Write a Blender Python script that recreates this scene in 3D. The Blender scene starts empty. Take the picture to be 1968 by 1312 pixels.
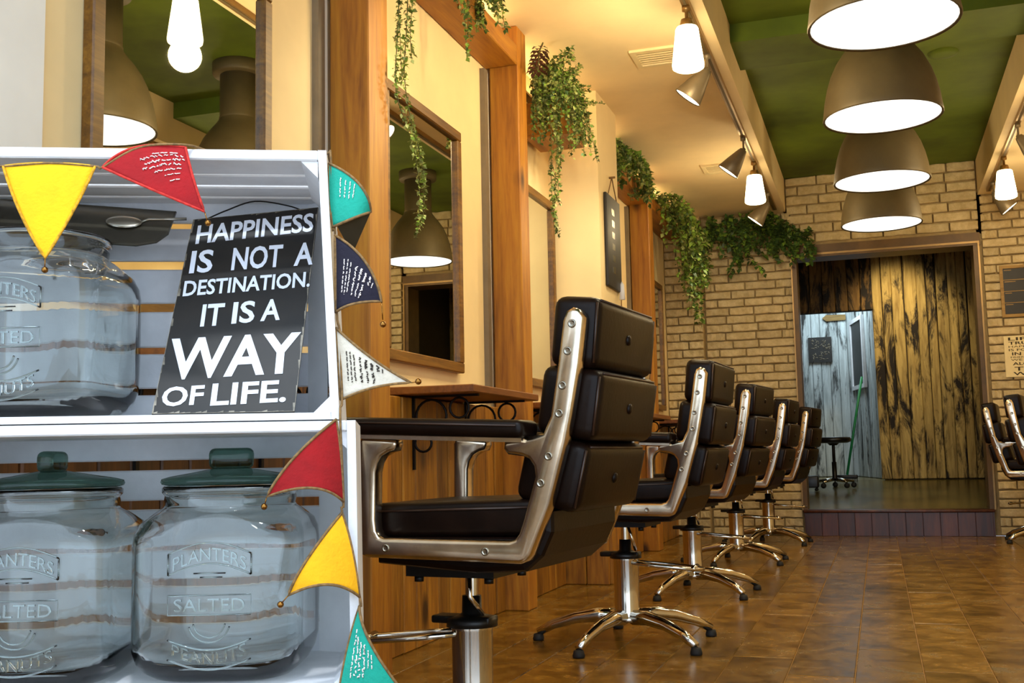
import bpy, bmesh, math, random
from mathutils import Vector, Matrix, noise

random.seed(7)
SC = bpy.context.scene
COL = SC.collection
R = math.radians

# ------------------------------------------------------------------ camera, world, exposure
cam_data = bpy.data.cameras.new('camera')
cam = bpy.data.objects.new('camera', cam_data)
COL.objects.link(cam)
RT = Vector((0.949, 0.316, -0.020))          # camera right in the world
FW = Vector((-0.312, 0.944, 0.105))          # camera forward
RT.normalize(); FW = (FW - RT * FW.dot(RT)).normalized()
UP = RT.cross(FW)
cam.matrix_world = Matrix(((RT.x, UP.x, -FW.x, 0), (RT.y, UP.y, -FW.y, 0), (RT.z, UP.z, -FW.z, 0.63), (0, 0, 0, 1)))
cam_data.sensor_width = 36
cam_data.lens = 36 * 2110 / 1968
cam_data.clip_start = 0.02
SC.camera = cam
SC.view_settings.view_transform = 'Standard'
SC.view_settings.look = 'None'
SC.view_settings.gamma = 1
SC.view_settings.use_curve_mapping = False
SC.view_settings.exposure = 0.45

world = bpy.data.worlds.new('world')
SC.world = world
world.use_nodes = True
wb = world.node_tree.nodes['Background']
wb.inputs[0].default_value = (0.68, 0.83, 1.0, 1)    # cool overcast daylight through the open shop front
wb.inputs[1].default_value = 2.3


def lamp(name, kind, loc, energy, color, size=0.1, size_y=None, direction=None, spot=None, blend=0.5):
    d = bpy.data.lights.new(name, kind)
    d.energy = energy; d.color = color
    if kind == 'AREA':
        d.size = size
        if size_y: d.shape = 'RECTANGLE'; d.size_y = size_y
    else:
        d.shadow_soft_size = size
    if spot: d.spot_size = R(spot); d.spot_blend = blend
    o = bpy.data.objects.new(name, d); COL.objects.link(o); o.location = loc
    if direction is not None:
        o.rotation_euler = Vector(direction).to_track_quat('-Z', 'Y').to_euler()
    return o


WARM = (1.0, 0.77, 0.42)
WARMW = (1.0, 0.86, 0.58)
COOL = (0.66, 0.84, 1.0)
# ------------------------------------------------------------------ colours and materials
def lin(c):
    return tuple(((x / 255) / 12.92 if x / 255 <= 0.04045 else ((x / 255 + 0.055) / 1.055) ** 2.4) for x in c) + (1.0,)


class NT:
    def __init__(s, name):
        s.m = bpy.data.materials.new(name); s.m.use_nodes = True
        s.t = s.m.node_tree; s.t.nodes.clear()
        s.out = s.n('ShaderNodeOutputMaterial')
    def n(s, typ, **kw):
        x = s.t.nodes.new(typ)
        for k, v in kw.items():
            if k.startswith('i_'):
                key = k[2:]
                key = int(key) if key.isdigit() else key.replace('_', ' ')
                if isinstance(v, bpy.types.NodeSocket): s.t.links.new(v, x.inputs[key])
                else: x.inputs[key].default_value = v
            else: setattr(x, k, v)
        return x
    def link(s, a, b): s.t.links.new(a, b)
    def ramp(s, fac, stops):
        r = s.n('ShaderNodeValToRGB'); s.link(fac, r.inputs[0])
        el = r.color_ramp.elements
        while len(el) < len(stops): el.new(0.5)
        for e, (p, c) in zip(el, stops): e.position = p; e.color = c if len(c) == 4 else lin(c)
        return r.outputs[0]
    def mix(s, fac, a, b, mode='MIX'):
        x = s.n('ShaderNodeMix', data_type='RGBA', blend_type=mode)
        for k, v in ((0, fac), (6, a), (7, b)):
            if isinstance(v, bpy.types.NodeSocket): s.link(v, x.inputs[k])
            else: x.inputs[k].default_value = v
        return x.outputs[2]
    def coord(s, scale=(1, 1, 1), use='Object', rnd=0.0):
        c = s.n('ShaderNodeTexCoord')
        m = s.n('ShaderNodeMapping'); m.inputs['Scale'].default_value = scale
        s.link(c.outputs[use], m.inputs[0])
        if rnd:
            oi = s.n('ShaderNodeObjectInfo')
            mu = s.n('ShaderNodeMath', operation='MULTIPLY', i_1=rnd); s.link(oi.outputs['Random'], mu.inputs[0])
            cb = s.n('ShaderNodeCombineXYZ')
            for k in range(3): s.link(mu.outputs[0], cb.inputs[k])
            s.link(cb.outputs[0], m.inputs['Location'])
        return m.outputs[0]
    def rand(s): return s.n('ShaderNodeObjectInfo').outputs['Random']
    def noise(s, vec, scale, detail=4, rough=0.6, dist=0.0):
        x = s.n('ShaderNodeTexNoise'); s.link(vec, x.inputs['Vector'])
        x.inputs['Scale'].default_value = scale; x.inputs['Detail'].default_value = detail
        x.inputs['Roughness'].default_value = rough; x.inputs['Distortion'].default_value = dist
        return x.outputs[0]
    def bump(s, h, strength=0.3, dist=0.01):
        b = s.n('ShaderNodeBump'); b.inputs['Strength'].default_value = strength; b.inputs['Distance'].default_value = dist
        s.link(h, b.inputs['Height']); return b.outputs[0]
    def bsdf(s, color=None, rough=0.5, metal=0.0, normal=None, **kw):
        b = s.n('ShaderNodeBsdfPrincipled')
        for k, v in (('Base Color', color), ('Roughness', rough), ('Metallic', metal), ('Normal', normal)):
            if v is None: continue
            if isinstance(v, bpy.types.NodeSocket): s.link(v, b.inputs[k])
            else: b.inputs[k].default_value = v
        for k, v in kw.items(): b.inputs[k.replace('_', ' ')].default_value = v
        s.link(b.outputs[0], s.out.inputs[0]); return s.m


def plain(name, c, rough=0.5, metal=0.0, vary=0.08, scale=12, bump=0.0, **kw):
    t = NT(name); v = t.coord()
    n = t.noise(v, scale, 4)
    a = lin(c); lo = tuple(x * (1 - vary * 2) for x in a[:3]) + (1,); hi = tuple(min(1, x * (1 + vary * 2)) for x in a[:3]) + (1,)
    col = t.ramp(n, [(0.3, lo), (0.7, hi)])
    nm = t.bump(t.noise(v, scale * 6, 5), bump, 0.004) if bump else None
    return t.bsdf(col, rough, metal, nm, **kw)


def wood(name, c_dark, c_mid, c_light, axis=2, rough=0.5, grain=14, knots=True, vary=0.35, stretch=0.09):
    t = NT(name)
    sc = [1, 1, 1]; sc[axis] = stretch
    v = t.coord(tuple(sc), rnd=13.0)
    n1 = t.noise(v, grain, 6, 0.65, 1.2)
    n2 = t.noise(v, grain * 5, 3, 0.6, 0.4)
    f = t.mix(0.35, n1, n2)
    col = t.ramp(f, [(0.34, c_dark), (0.5, c_mid), (0.66, c_light)])
    if knots:
        ks = [1, 1, 1]; ks[axis] = 0.55
        kv = t.coord(tuple(ks), rnd=7.0)
        vo = t.n('ShaderNodeTexVoronoi'); vo.inputs['Scale'].default_value = 4.2; t.link(kv, vo.inputs['Vector'])
        kf = t.ramp(vo.outputs['Distance'], [(0.07, (0, 0, 0, 1)), (0.17, (1, 1, 1, 1))])
        dk = tuple(x * 0.35 for x in lin(c_dark)[:3]) + (1,)
        col = t.mix(kf, dk, col)
    rv = t.rand()
    br = t.n('ShaderNodeMapRange'); t.link(rv, br.inputs[0]); br.inputs[3].default_value = 1 - vary; br.inputs[4].default_value = 1 + vary * 0.6
    hs = t.n('ShaderNodeHueSaturation'); t.link(col, hs.inputs['Color']); t.link(br.outputs[0], hs.inputs['Value'])
    return t.bsdf(hs.outputs[0], rough, 0, t.bump(f, 0.25, 0.003))


def emit(name, c, strength):
    t = NT(name)
    e = t.n('ShaderNodeEmission'); e.inputs[0].default_value = c + (1,) if len(c) == 3 else c; e.inputs[1].default_value = strength
    t.link(e.outputs[0], t.out.inputs[0]); return t.m


def glass(name, c, rough=0.0, ior=1.45):
    t = NT(name)
    return t.bsdf(c, rough, 0, None, **{'Transmission Weight': 1.0, 'IOR': ior})


M = {}
M['wall'] = plain('cream_plaster', (236, 212, 160), 0.85, vary=0.03, scale=3, bump=0.12)
M['wall_white'] = plain('white_plaster', (232, 230, 222), 0.85, vary=0.03, scale=3, bump=0.12)
M['ceil'] = plain('cream_ceiling_paint', (236, 212, 165), 0.85, vary=0.03, scale=3, bump=0.1)
M['green'] = plain('olive_green_ceiling_paint', (86, 104, 16), 0.8, vary=0.22, scale=1.6, bump=0.1)
M['post'] = wood('knotty_cedar', (118, 66, 14), (168, 108, 26), (192, 136, 36), 2, 0.5, 9, vary=0.12)
M['beam'] = wood('knotty_cedar_beam', (112, 62, 14), (158, 100, 26), (184, 128, 36), 1, 0.5, 9, vary=0.12)
M['wains'] = wood('wainscot_boards', (108, 64, 16), (156, 102, 26), (184, 130, 38), 2, 0.45, 16, vary=0.3)
M['wains_shaded'] = wood('shaded_wainscot_boards', (50, 28, 12), (78, 46, 18), (100, 62, 26), 2, 0.5, 16, vary=0.2)  # same boards, colours darkened to paint in the shade under the shelf
M['shelf'] = wood('shelf_board', (92, 48, 16), (128, 74, 26), (150, 92, 36), 1, 0.4, 14, knots=False, vary=0.1)
M['mframe'] = wood('mirror_frame_wood', (72, 44, 10), (110, 72, 18), (138, 96, 28), 1, 0.4, 20, knots=False, vary=0.1)
M['mirror'] = plain('mirror_silver', (225, 228, 222), 0.01, 1.0, vary=0.0)
M['iron'] = plain('wrought_iron', (18, 14, 12), 0.5, 0.6, vary=0.1)
M['chrome'] = plain('polished_chrome', (205, 198, 186), 0.10, 1.0, vary=0.05)
M['alu'] = plain('polished_aluminium', (206, 190, 168), 0.20, 1.0, vary=0.16, scale=9, bump=0.03)
M['leather'] = plain('dark_brown_leather', (20, 9, 5), 0.37, vary=0.25, scale=14, bump=0.10, **{'Specular IOR Level': 0.15})
M['piping'] = plain('leather_piping', (48, 28, 18), 0.4, vary=0.1)
M['black'] = plain('black_metal', (14, 12, 11), 0.4, 0.3, vary=0.1)
M['rubber'] = plain('black_rubber', (12, 11, 11), 0.7, vary=0.1)
M['bronze'] = plain('dark_bronze_shade', (92, 80, 54), 0.55, 0.1, vary=0.10, scale=5, bump=0.05)
M['rail'] = plain('track_rail_metal', (150, 120, 76), 0.4, 0.6, vary=0.05)
M['spot'] = plain('grey_spot_head', (126, 112, 88), 0.45, 0.4, vary=0.05)
M['socket'] = plain('brass_socket', (150, 118, 70), 0.35, 0.8, vary=0.05)
M['pend_glow'] = emit('pendant_diffuser', (1.0, 0.94, 0.80), 1.5)
M['glass_glow'] = emit('frosted_lamp_glass', (1.0, 0.80, 0.46), 9.0)
M['spot_glow'] = emit('spot_lens', (1.0, 0.88, 0.62), 9.0)
M['strip_glow'] = emit('light_strip', (1.0, 0.74, 0.36), 16.0)
M['trim'] = plain('grey_trim', (128, 116, 96), 0.5, 0.2, vary=0.06)
M['mortar'] = plain('mortar', (166, 142, 98), 0.95, vary=0.1, scale=20, bump=0.4)
M['white_paint'] = plain('white_painted_wood', (222, 222, 224), 0.55, vary=0.05, scale=9, bump=0.25)
M['slat'] = plain('grey_white_slat', (206, 207, 212), 0.6, vary=0.10, scale=7, bump=0.25)
def thin_glass(name, face, edge, gloss=0.02, fres=1.40, reflect=0.5):
    t = NT(name)
    lw = t.n('ShaderNodeLayerWeight'); lw.inputs[0].default_value = 0.22
    col = t.ramp(lw.outputs['Facing'], [(0.62, face), (1.0, edge)])
    tr = t.n('ShaderNodeBsdfTransparent'); t.link(col, tr.inputs[0])
    nm = t.bump(t.noise(t.coord(), 26, 2, 0.5), 0.12, 0.01)
    gs = t.n('ShaderNodeBsdfGlossy'); gs.inputs['Roughness'].default_value = gloss; t.link(nm, gs.inputs['Normal'])
    fr = t.n('ShaderNodeFresnel'); fr.inputs['IOR'].default_value = fres
    half = t.n('ShaderNodeMath', operation='MULTIPLY', i_1=reflect); t.link(fr.outputs[0], half.inputs[0])
    mx = t.n('ShaderNodeMixShader'); t.link(half.outputs[0], mx.inputs[0]); t.link(tr.outputs[0], mx.inputs[1]); t.link(gs.outputs[0], mx.inputs[2])
    t.link(mx.outputs[0], t.out.inputs[0]); return t.m
M['jar_solid'] = glass('jar_glass_solid', (0.955, 0.99, 0.98, 1), 0.0, 1.46)
M['lid'] = thin_glass('dark_green_lid_glass', (0.40, 0.54, 0.48, 1), (0.03, 0.08, 0.07, 1), 0.03, 1.5)
M['emboss'] = glass('embossed_glass', (0.80, 0.90, 0.89, 1), 0.02, 1.6)
M['tray'] = plain('dark_tray', (58, 54, 44), 0.25, vary=0.1)
M['steel'] = plain('brushed_steel', (170, 164, 150), 0.25, 1.0, vary=0.05)
M['sign'] = plain('dark_brown_sign_face', (22, 17, 11), 0.55, vary=0.35, scale=16)
M['sign_edge'] = plain('worn_sign_edge', (120, 112, 98), 0.6, vary=0.3, scale=60)
M['letter'] = plain('white_lettering', (226, 230, 240), 0.6, vary=0.03)
M['felt_yellow'] = plain('yellow_felt', (232, 182, 2), 0.9, vary=0.05, scale=30, bump=0.3)
M['felt_amber'] = plain('amber_felt', (242, 174, 6), 0.9, vary=0.05, scale=30, bump=0.3)
M['felt_red'] = plain('red_felt', (150, 2, 10), 0.9, vary=0.08, scale=30, bump=0.3)
M['felt_teal'] = plain('teal_felt', (14, 150, 128), 0.9, vary=0.05, scale=30, bump=0.3)
M['felt_navy'] = plain('navy_felt', (20, 14, 34), 0.9, vary=0.08, scale=30, bump=0.3)
M['felt_cream'] = plain('cream_felt', (206, 196, 178), 0.9, vary=0.05, scale=30, bump=0.3)
M['cord'] = plain('braided_cord', (122, 92, 52), 0.85, vary=0.25, scale=160)
M['cord_red'] = plain('red_braid', (190, 40, 30), 0.85, vary=0.2, scale=160)
M['cord_gold'] = plain('gold_braid', (206, 148, 20), 0.85, vary=0.25, scale=160)
M['bell'] = plain('brass_bell', (140, 96, 44), 0.25, 1.0, vary=0.1)
M['ink_white'] = plain('white_ink', (235, 225, 220), 0.8, vary=0.02)
M['ink_dark'] = plain('dark_ink', (52, 44, 36), 0.8, vary=0.02)
M['stem'] = plain('vine_stem', (84, 84, 34), 0.7, vary=0.15)
M['leafa'] = plain('grey_green_leaf', (142, 152, 84), 0.6, vary=0.3, scale=9)
M['leafb'] = plain('bright_green_leaf', (112, 142, 50), 0.55, vary=0.35, scale=9)
M['leafc'] = plain('dark_green_leaf', (64, 92, 38), 0.55, vary=0.35, scale=9)
M['leafd'] = plain('dried_brown_leaf', (80, 44, 26), 0.7, vary=0.3, scale=20)
M['black_board'] = plain('chalkboard', (30, 28, 26), 0.5, vary=0.15)
M['frame_tan'] = wood('tan_frame_wood', (120, 92, 44), (156, 122, 62), (176, 142, 76), 0, 0.6, 20, knots=False, vary=0.05)
M['paper'] = plain('cream_sign_board', (236, 218, 168), 0.8, vary=0.04)
M['print_dark'] = plain('dark_lettering', (58, 46, 28), 0.8, vary=0.04)
M['vent'] = plain('vent_plastic', (226, 206, 160), 0.5, vary=0.03)
M['vent_dark'] = plain('vent_slot', (96, 80, 50), 0.7, vary=0.03)
M['step'] = wood('dark_red_step_boards', (44, 18, 7), (74, 32, 12), (98, 48, 18), 2, 0.35, 14, knots=False, vary=0.3)
M['doorframe'] = plain('brown_door_frame', (92, 66, 30), 0.45, 0.2, vary=0.15, scale=8)
M['dark'] = plain('dark_back_room_paint', (40, 30, 18), 0.8, vary=0.1)
M['green_plastic'] = plain('green_broom_handle', (24, 136, 84), 0.4, vary=0.05)
M['stool'] = plain('black_vinyl', (20, 17, 16), 0.35, vary=0.1)
M['olive_floor'] = plain('back_room_vinyl', (104, 92, 50), 0.22, vary=0.25, scale=3)
M['arrow'] = wood('arrow_board', (92, 66, 24), (130, 98, 40), (150, 118, 52), 0, 0.6, 20, knots=False, vary=0.05)


def brick_mat():
    t = NT('cream_painted_brick'); v = t.coord((0.21, 1, 1), rnd=20.0)
    n = t.noise(v, 16, 6, 0.7)
    col = t.ramp(n, [(0.3, (182, 160, 114)), (0.55, (208, 188, 144)), (0.75, (226, 208, 166))])
    br = t.n('ShaderNodeMapRange'); t.link(t.rand(), br.inputs[0]); br.inputs[3].default_value = 0.86; br.inputs[4].default_value = 1.08
    hs = t.n('ShaderNodeHueSaturation'); t.link(col, hs.inputs['Color']); t.link(br.outputs[0], hs.inputs['Value'])
    return t.bsdf(hs.outputs[0], 0.9, 0, t.bump(t.noise(v, 45, 6, 0.7), 0.7, 0.006))
M['brick'] = brick_mat()


def floor_mat():
    t = NT('weathered_floor_planks')
    v = t.coord((0.45, 1, 1), rnd=31.0)
    v2 = t.coord((1, 0.9, 1), rnd=17.0)
    n1 = t.noise(v, 24, 6, 0.75, 0.8); n2 = t.noise(v2, 7.5, 6, 0.72, 0.4)
    c1 = t.ramp(n1, [(0.3, (58, 38, 10)), (0.52, (108, 74, 18)), (0.72, (150, 112, 42))])
    c2 = t.ramp(n2, [(0.36, (44, 30, 9)), (0.47, (104, 72, 18)), (0.57, (146, 108, 40)), (0.68, (112, 102, 72))])
    col = t.mix(0.5, c1, c2)
    hs = t.n('ShaderNodeHueSaturation'); t.link(col, hs.inputs['Color'])
    br = t.n('ShaderNodeMapRange'); t.link(t.rand(), br.inputs[0]); br.inputs[3].default_value = 0.85; br.inputs[4].default_value = 1.4
    t.link(br.outputs[0], hs.inputs['Value'])
    ro = t.n('ShaderNodeMapRange'); t.link(n2, ro.inputs[0]); ro.inputs[1].default_value = 0.3; ro.inputs[2].default_value = 0.7
    ro.inputs[3].default_value = 0.16; ro.inputs[4].default_value = 0.30
    return t.bsdf(hs.outputs[0], ro.outputs[0], 0, t.bump(n1, 0.14, 0.002))
M['floor'] = floor_mat()
M['subfloor'] = plain('floor_joint', (160, 118, 48), 0.6, vary=0.1)


def rustic(name, dark, mid, light, cover=0.5, sc=5.5):
    t = NT(name)
    v = t.coord((1, 1, 0.10), rnd=23.0); v2 = t.coord((1.6, 1.6, 0.35), rnd=41.0)
    g = t.noise(v, 26, 5, 0.65, 0.6)
    col = t.ramp(g, [(0.3, mid), (0.62, light)])
    st = t.noise(v2, sc, 6, 0.72, 0.6)
    f = t.ramp(st, [(cover - 0.05, (0, 0, 0, 1)), (cover + 0.05, (1, 1, 1, 1))])
    col = t.mix(f, col, lin(dark))
    br = t.n('ShaderNodeMapRange'); t.link(t.rand(), br.inputs[0]); br.inputs[3].default_value = 0.75; br.inputs[4].default_value = 1.12
    hs = t.n('ShaderNodeHueSaturation'); t.link(col, hs.inputs['Color']); t.link(br.outputs[0], hs.inputs['Value'])
    return t.bsdf(hs.outputs[0], 0.75, 0, t.bump(g, 0.5, 0.004))
M['rustic'] = rustic('peeling_tan_boards', (26, 16, 8), (140, 112, 58), (206, 178, 108), 0.535, 5.0)
M['rustic_dark'] = rustic('dark_stained_boards', (22, 13, 6), (110, 80, 38), (150, 114, 58), 0.50)
M['rustic_white'] = rustic('whitewashed_boards', (44, 44, 42), (150, 156, 154), (196, 204, 204), 0.565, 4.0)


# ------------------------------------------------------------------ mesh builder
class MB:
    def __init__(s): s.v = []; s.f = []; s.s = []; s.mi = []
    def add(s, vs, fs, smooth=False, mi=0, mat=None):
        b = len(s.v)
        s.v += [tuple(mat @ Vector(p)) if mat else tuple(p) for p in vs]
        for f in fs: s.f.append(tuple(b + i for i in f)); s.s.append(smooth); s.mi.append(mi)
        return s
    def box(s, lo, hi, mi=0, mat=None):
        x0, y0, z0 = lo; x1, y1, z1 = hi
        vs = [(x0, y0, z0), (x1, y0, z0), (x1, y1, z0), (x0, y1, z0), (x0, y0, z1), (x1, y0, z1), (x1, y1, z1), (x0, y1, z1)]
        return s.add(vs, [(0, 3, 2, 1), (4, 5, 6, 7), (0, 1, 5, 4), (1, 2, 6, 5), (2, 3, 7, 6), (3, 0, 4, 7)], False, mi, mat)
    def bm(s, bmh, smooth=True, mi=0, mat=None):
        bmh.verts.ensure_lookup_table(); bmh.verts.index_update()
        return s.add([v.co.copy() for v in bmh.verts], [[v.index for v in f.verts] for f in bmh.faces], smooth, mi, mat)
    def rbox(s, lo, hi, r=0.01, seg=2, mi=0, mat=None, smooth=True, puff=0.0):
        b = bmesh.new(); bmesh.ops.create_cube(b, size=1)
        c = [(a + d) / 2 for a, d in zip(lo, hi)]; e = [d - a for a, d in zip(lo, hi)]
        for v in b.verts: v.co = Vector([c[k] + v.co[k] * e[k] for k in range(3)])
        bmesh.ops.bevel(b, geom=list(b.edges), offset=min(r, min(e) * 0.49), segments=seg, profile=0.5, affect='EDGES')
        s.bm(b, smooth, mi, mat); b.free(); return s
    def prism(s, poly, d0, d1, fn, bevel=0.0, seg=2, mi=0, mat=None, smooth=False):
        # poly: 2-D outline; fn(a, b, d) -> 3-D point
        b = bmesh.new(); n = len(poly)
        p0 = [b.verts.new(fn(x, y, d0)) for x, y in poly]; p1 = [b.verts.new(fn(x, y, d1)) for x, y in poly]
        f0 = b.faces.new(p0[::-1]); f1 = b.faces.new(p1)
        for i in range(n): b.faces.new((p0[i], p0[(i + 1) % n], p1[(i + 1) % n], p1[i]))
        bmesh.ops.recalc_face_normals(b, faces=list(b.faces))
        if bevel:
            es = list({e for f in (f0, f1) for e in f.edges})
            bmesh.ops.bevel(b, geom=es, offset=bevel, segments=seg, profile=0.5, affect='EDGES')
        s.bm(b, smooth, mi, mat); b.free(); return s
    def tube(s, pts, rad, n=8, mi=0, mat=None, closed=False):
        pts = [Vector(p) for p in pts]; m = len(pts)
        rr = rad if isinstance(rad, (list, tuple)) else [rad] * m
        vs = []; up = Vector((0, 0, 1)); last = None
        for i, p in enumerate(pts):
            if closed: d = pts[(i + 1) % m] - pts[i - 1]
            else: d = pts[min(i + 1, m - 1)] - pts[max(i - 1, 0)]
            d.normalize() if d.length > 1e-9 else None
            if last is None:
                a = d.cross(up) if abs(d.z) < 0.9 else d.cross(Vector((1, 0, 0)))
            else:
                a = last - d * last.dot(d)
                if a.length < 1e-6: a = d.orthogonal()
            a.normalize(); b = d.cross(a); last = a
            for k in range(n):
                t = 2 * math.pi * k / n
                vs.append(p + (a * math.cos(t) + b * math.sin(t)) * rr[i])
        fs = []
        for i in range(m if closed else m - 1):
            j = (i + 1) % m
            for k in range(n):
                fs.append((i * n + k, i * n + (k + 1) % n, j * n + (k + 1) % n, j * n + k))
        if not closed:
            fs.append(tuple(range(n))[::-1]); fs.append(tuple((m - 1) * n + k for k in range(n)))
        return s.add(vs, fs, True, mi, mat)
    def lathe(s, prof, n=24, c=(0, 0, 0), mi=0, mat=None, smooth=True):
        vs = []; fs = []; idx = []
        for r, z in prof:
            if r < 1e-6: idx.append([len(vs)]); vs.append((c[0], c[1], c[2] + z))
            else:
                idx.append(list(range(len(vs), len(vs) + n)))
                vs += [(c[0] + r * math.cos(2 * math.pi * k / n), c[1] + r * math.sin(2 * math.pi * k / n), c[2] + z) for k in range(n)]
        for a, b in zip(idx, idx[1:]):
            for k in range(n):
                k2 = (k + 1) % n
                if len(a) == 1 and len(b) == 1: continue
                if len(a) == 1: fs.append((a[0], b[k2], b[k]))
                elif len(b) == 1: fs.append((a[k], a[k2], b[0]))
                else: fs.append((a[k], a[k2], b[k2], b[k]))
        return s.add(vs, fs, smooth, mi, mat)
    def ball(s, c, r, n=10, mi=0, mat=None):
        rr = r if isinstance(r, (tuple, list)) else (r, r, r); m = max(4, n // 2)
        prof = [(math.sin(math.pi * i / m), -math.cos(math.pi * i / m)) for i in range(m + 1)]
        prof[0] = (0, -1); prof[-1] = (0, 1)
        X = Matrix.Translation(c) @ Matrix.Diagonal((rr[0], rr[1], rr[2], 1))
        return s.lathe(prof, n, mi=mi, mat=(mat @ X) if mat else X)
    def torus(s, c, R0, r, n=20, m=6, mat=None, mi=0, a0=0, a1=2 * math.pi):
        full = abs(a1 - a0 - 2 * math.pi) < 1e-6
        k = n if full else n + 1
        pts = [(c[0] + R0 * math.cos(a0 + (a1 - a0) * i / n), c[1], c[2] + R0 * math.sin(a0 + (a1 - a0) * i / n)) for i in range(k)]
        return s.tube(pts, r, m, mi, mat, closed=full)
    def mesh(s, name):
        me = bpy.data.meshes.new(name); me.from_pydata(s.v, [], s.f); me.update()
        for p, sm, mi in zip(me.polygons, s.s, s.mi): p.use_smooth = sm; p.material_index = mi
        return me


def obj(name, mb, mats, parent=None, loc=(0, 0, 0), rot=(0, 0, 0), kind=None, label=None):
    me = mb.mesh(name) if isinstance(mb, MB) else mb
    if not me.materials:
        for m in (mats if isinstance(mats, (list, tuple)) else [mats]): me.materials.append(m)
    o = bpy.data.objects.new(name, me); COL.objects.link(o)
    o.location = loc; o.rotation_euler = rot
    if parent: o.parent = parent
    if kind: o['kind'] = kind
    if label: o['label'] = label
    return o


def tag(o, label, cat, group=None):
    o['label'] = label; o['category'] = cat
    if group: o['group'] = group
    return o


def thing(name, label, cat, loc=(0, 0, 0), rotz=0.0, group=None):
    o = bpy.data.objects.new(name, None); COL.objects.link(o)
    o.location = loc; o.rotation_euler = (0, 0, rotz); o.empty_display_size = 0.05
    return tag(o, label, cat, group)


def dup(root, loc, rotz, label, group=None):
    r = root.copy(); COL.objects.link(r); r.location = loc; r.rotation_euler = (0, 0, rotz)
    r['label'] = label
    if group: r['group'] = group
    def rec(src, dst):
        for ch in list(src.children):
            c = ch.copy(); COL.objects.link(c); c.parent = dst
            rec(ch, c)
    rec(root, r)
    return r


def struct(name, mb, mat, parent=None): return obj(name, mb, mat, parent, kind='structure')


def text_mesh(body, bold=0.02, depth=0.0):
    cu = bpy.data.curves.new('lettering', 'FONT'); cu.body = body; cu.size = 1.0; cu.offset = bold; cu.extrude = depth
    cu.resolution_u = 3
    o = bpy.data.objects.new('lettering_tmp', cu); COL.objects.link(o)
    dg = bpy.context.evaluated_depsgraph_get()
    me = bpy.data.meshes.new_from_object(o.evaluated_get(dg))
    vs = [v.co.copy() for v in me.vertices]; fs = [tuple(p.vertices) for p in me.polygons]
    bpy.data.objects.remove(o); bpy.data.curves.remove(cu); bpy.data.meshes.remove(me)
    x0 = min(v.x for v in vs); x1 = max(v.x for v in vs); y0 = min(v.y for v in vs if True); y1 = max(v.y for v in vs)
    return vs, fs, x0, x1, y0, y1


def put_text(mb, body, fn, bold=0.02, mi=0):
    """fn(a, b) with a, b in 0..1 over the text's bounding box -> 3-D point."""
    vs, fs, x0, x1, y0, y1 = text_mesh(body, bold)
    mb.add([fn((v.x - x0) / (x1 - x0), (v.y - y0) / (y1 - y0)) for v in vs], fs, False, mi)


# ------------------------------------------------------------------ the room
LX, RX = -1.55, 1.75            # side walls
RL, RR = -0.60, 0.79            # edges of the raised green ceiling
YF, YB = 0.60, 8.70             # shop front and back wall
ZC, ZG = 2.50, 2.76

flo = struct('floor', MB().box((-1.7, -2.5, -0.12), (1.9, 8.72, -0.004)), M['subfloor'])
pl_me = MB().rbox((-0.0913, -0.459, -0.012), (0.0913, 0.459, 0.0), 0.002, 1, smooth=False).mesh('plank')
pl_me.materials.append(M['floor'])
k = 0
for i in range(18):
    x = -1.485 + 0.185 * i
    off = (0.0, 0.46, 0.2, 0.66, 0.33)[i % 5]
    for j in range(11):
        y0 = -0.6 + off + 0.922 * j
        y1 = min(y0 + 0.92, 8.70)
        if y1 - y0 < 0.05: continue
        o = obj('plank', pl_me, None, flo, loc=(x, (y0 + y1) / 2, random.uniform(-0.0006, 0.0006)))
        o.scale = (1, (y1 - y0) / 0.92, 1)

wl = struct('wall_left', MB().box((LX - 0.12, YF, -0.02), (LX, YB + 0.3, ZG + 0.1)), M['wall'])
bd_me = MB().rbox((-0.012, -0.05, 0.0), (0.012, 0.05, 0.84), 0.004, 1, smooth=False).mesh('board')
bd_me.materials.append(M['wains'])
bd_shaded = bd_me.copy(); bd_shaded.materials.clear(); bd_shaded.materials.append(M['wains_shaded'])  # darker copy carries the painted shade of the bay behind the crates
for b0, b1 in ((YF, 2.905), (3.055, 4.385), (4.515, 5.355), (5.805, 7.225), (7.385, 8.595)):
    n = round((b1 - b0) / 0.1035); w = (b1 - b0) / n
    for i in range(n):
        o = obj('board', bd_shaded if b0 == YF else bd_me, None, wl, loc=(LX + 0.035 + random.uniform(-0.003, 0.003), b0 + w * (i + 0.5), 0)); o.scale = (1, w / 0.1035, 1)
struct('wall_left_front', MB().box((LX - 0.02, YF, 0), (LX + 0.02, 1.71, ZC)), M['wall_white'])
pier = struct('wall_left_pier', MB().box((LX - 0.02, 5.355, 0), (-1.29, 5.80, ZC)), M['wall'])
for i in range(4): obj('board', bd_me, None, pier, loc=(-1.279, 5.41 + 0.112 * i, 0)).scale = (1, 1.08, 1)
for i in range(2): obj('board', bd_me, None, pier, loc=(-1.46 + 0.118 * i, 5.344, 0), rot=(0, 0, R(90))).scale = (1, 1.14, 1)
struct('wall_right', MB().box((RX, YF, -0.02), (RX + 0.12, YB + 0.3, ZG + 0.1)), M['wall'])
struct('ceiling', MB().box((RL - 0.02, YF, ZG), (RR + 0.02, YB + 0.1, ZG + 0.12)), M['green'])
struct('ceiling_left', MB().box((LX - 0.12, YF, ZC), (RL, YB + 0.1, ZG + 0.12)), M['ceil'])
struct('ceiling_right', MB().box((RR, YF, ZC), (RX + 0.12, YB + 0.1, ZG + 0.12)), M['ceil'])
struct('ceiling_beam', MB().box((RL, 5.38, 2.665), (RR, 5.80, ZG + 0.02)), M['green'])
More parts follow.
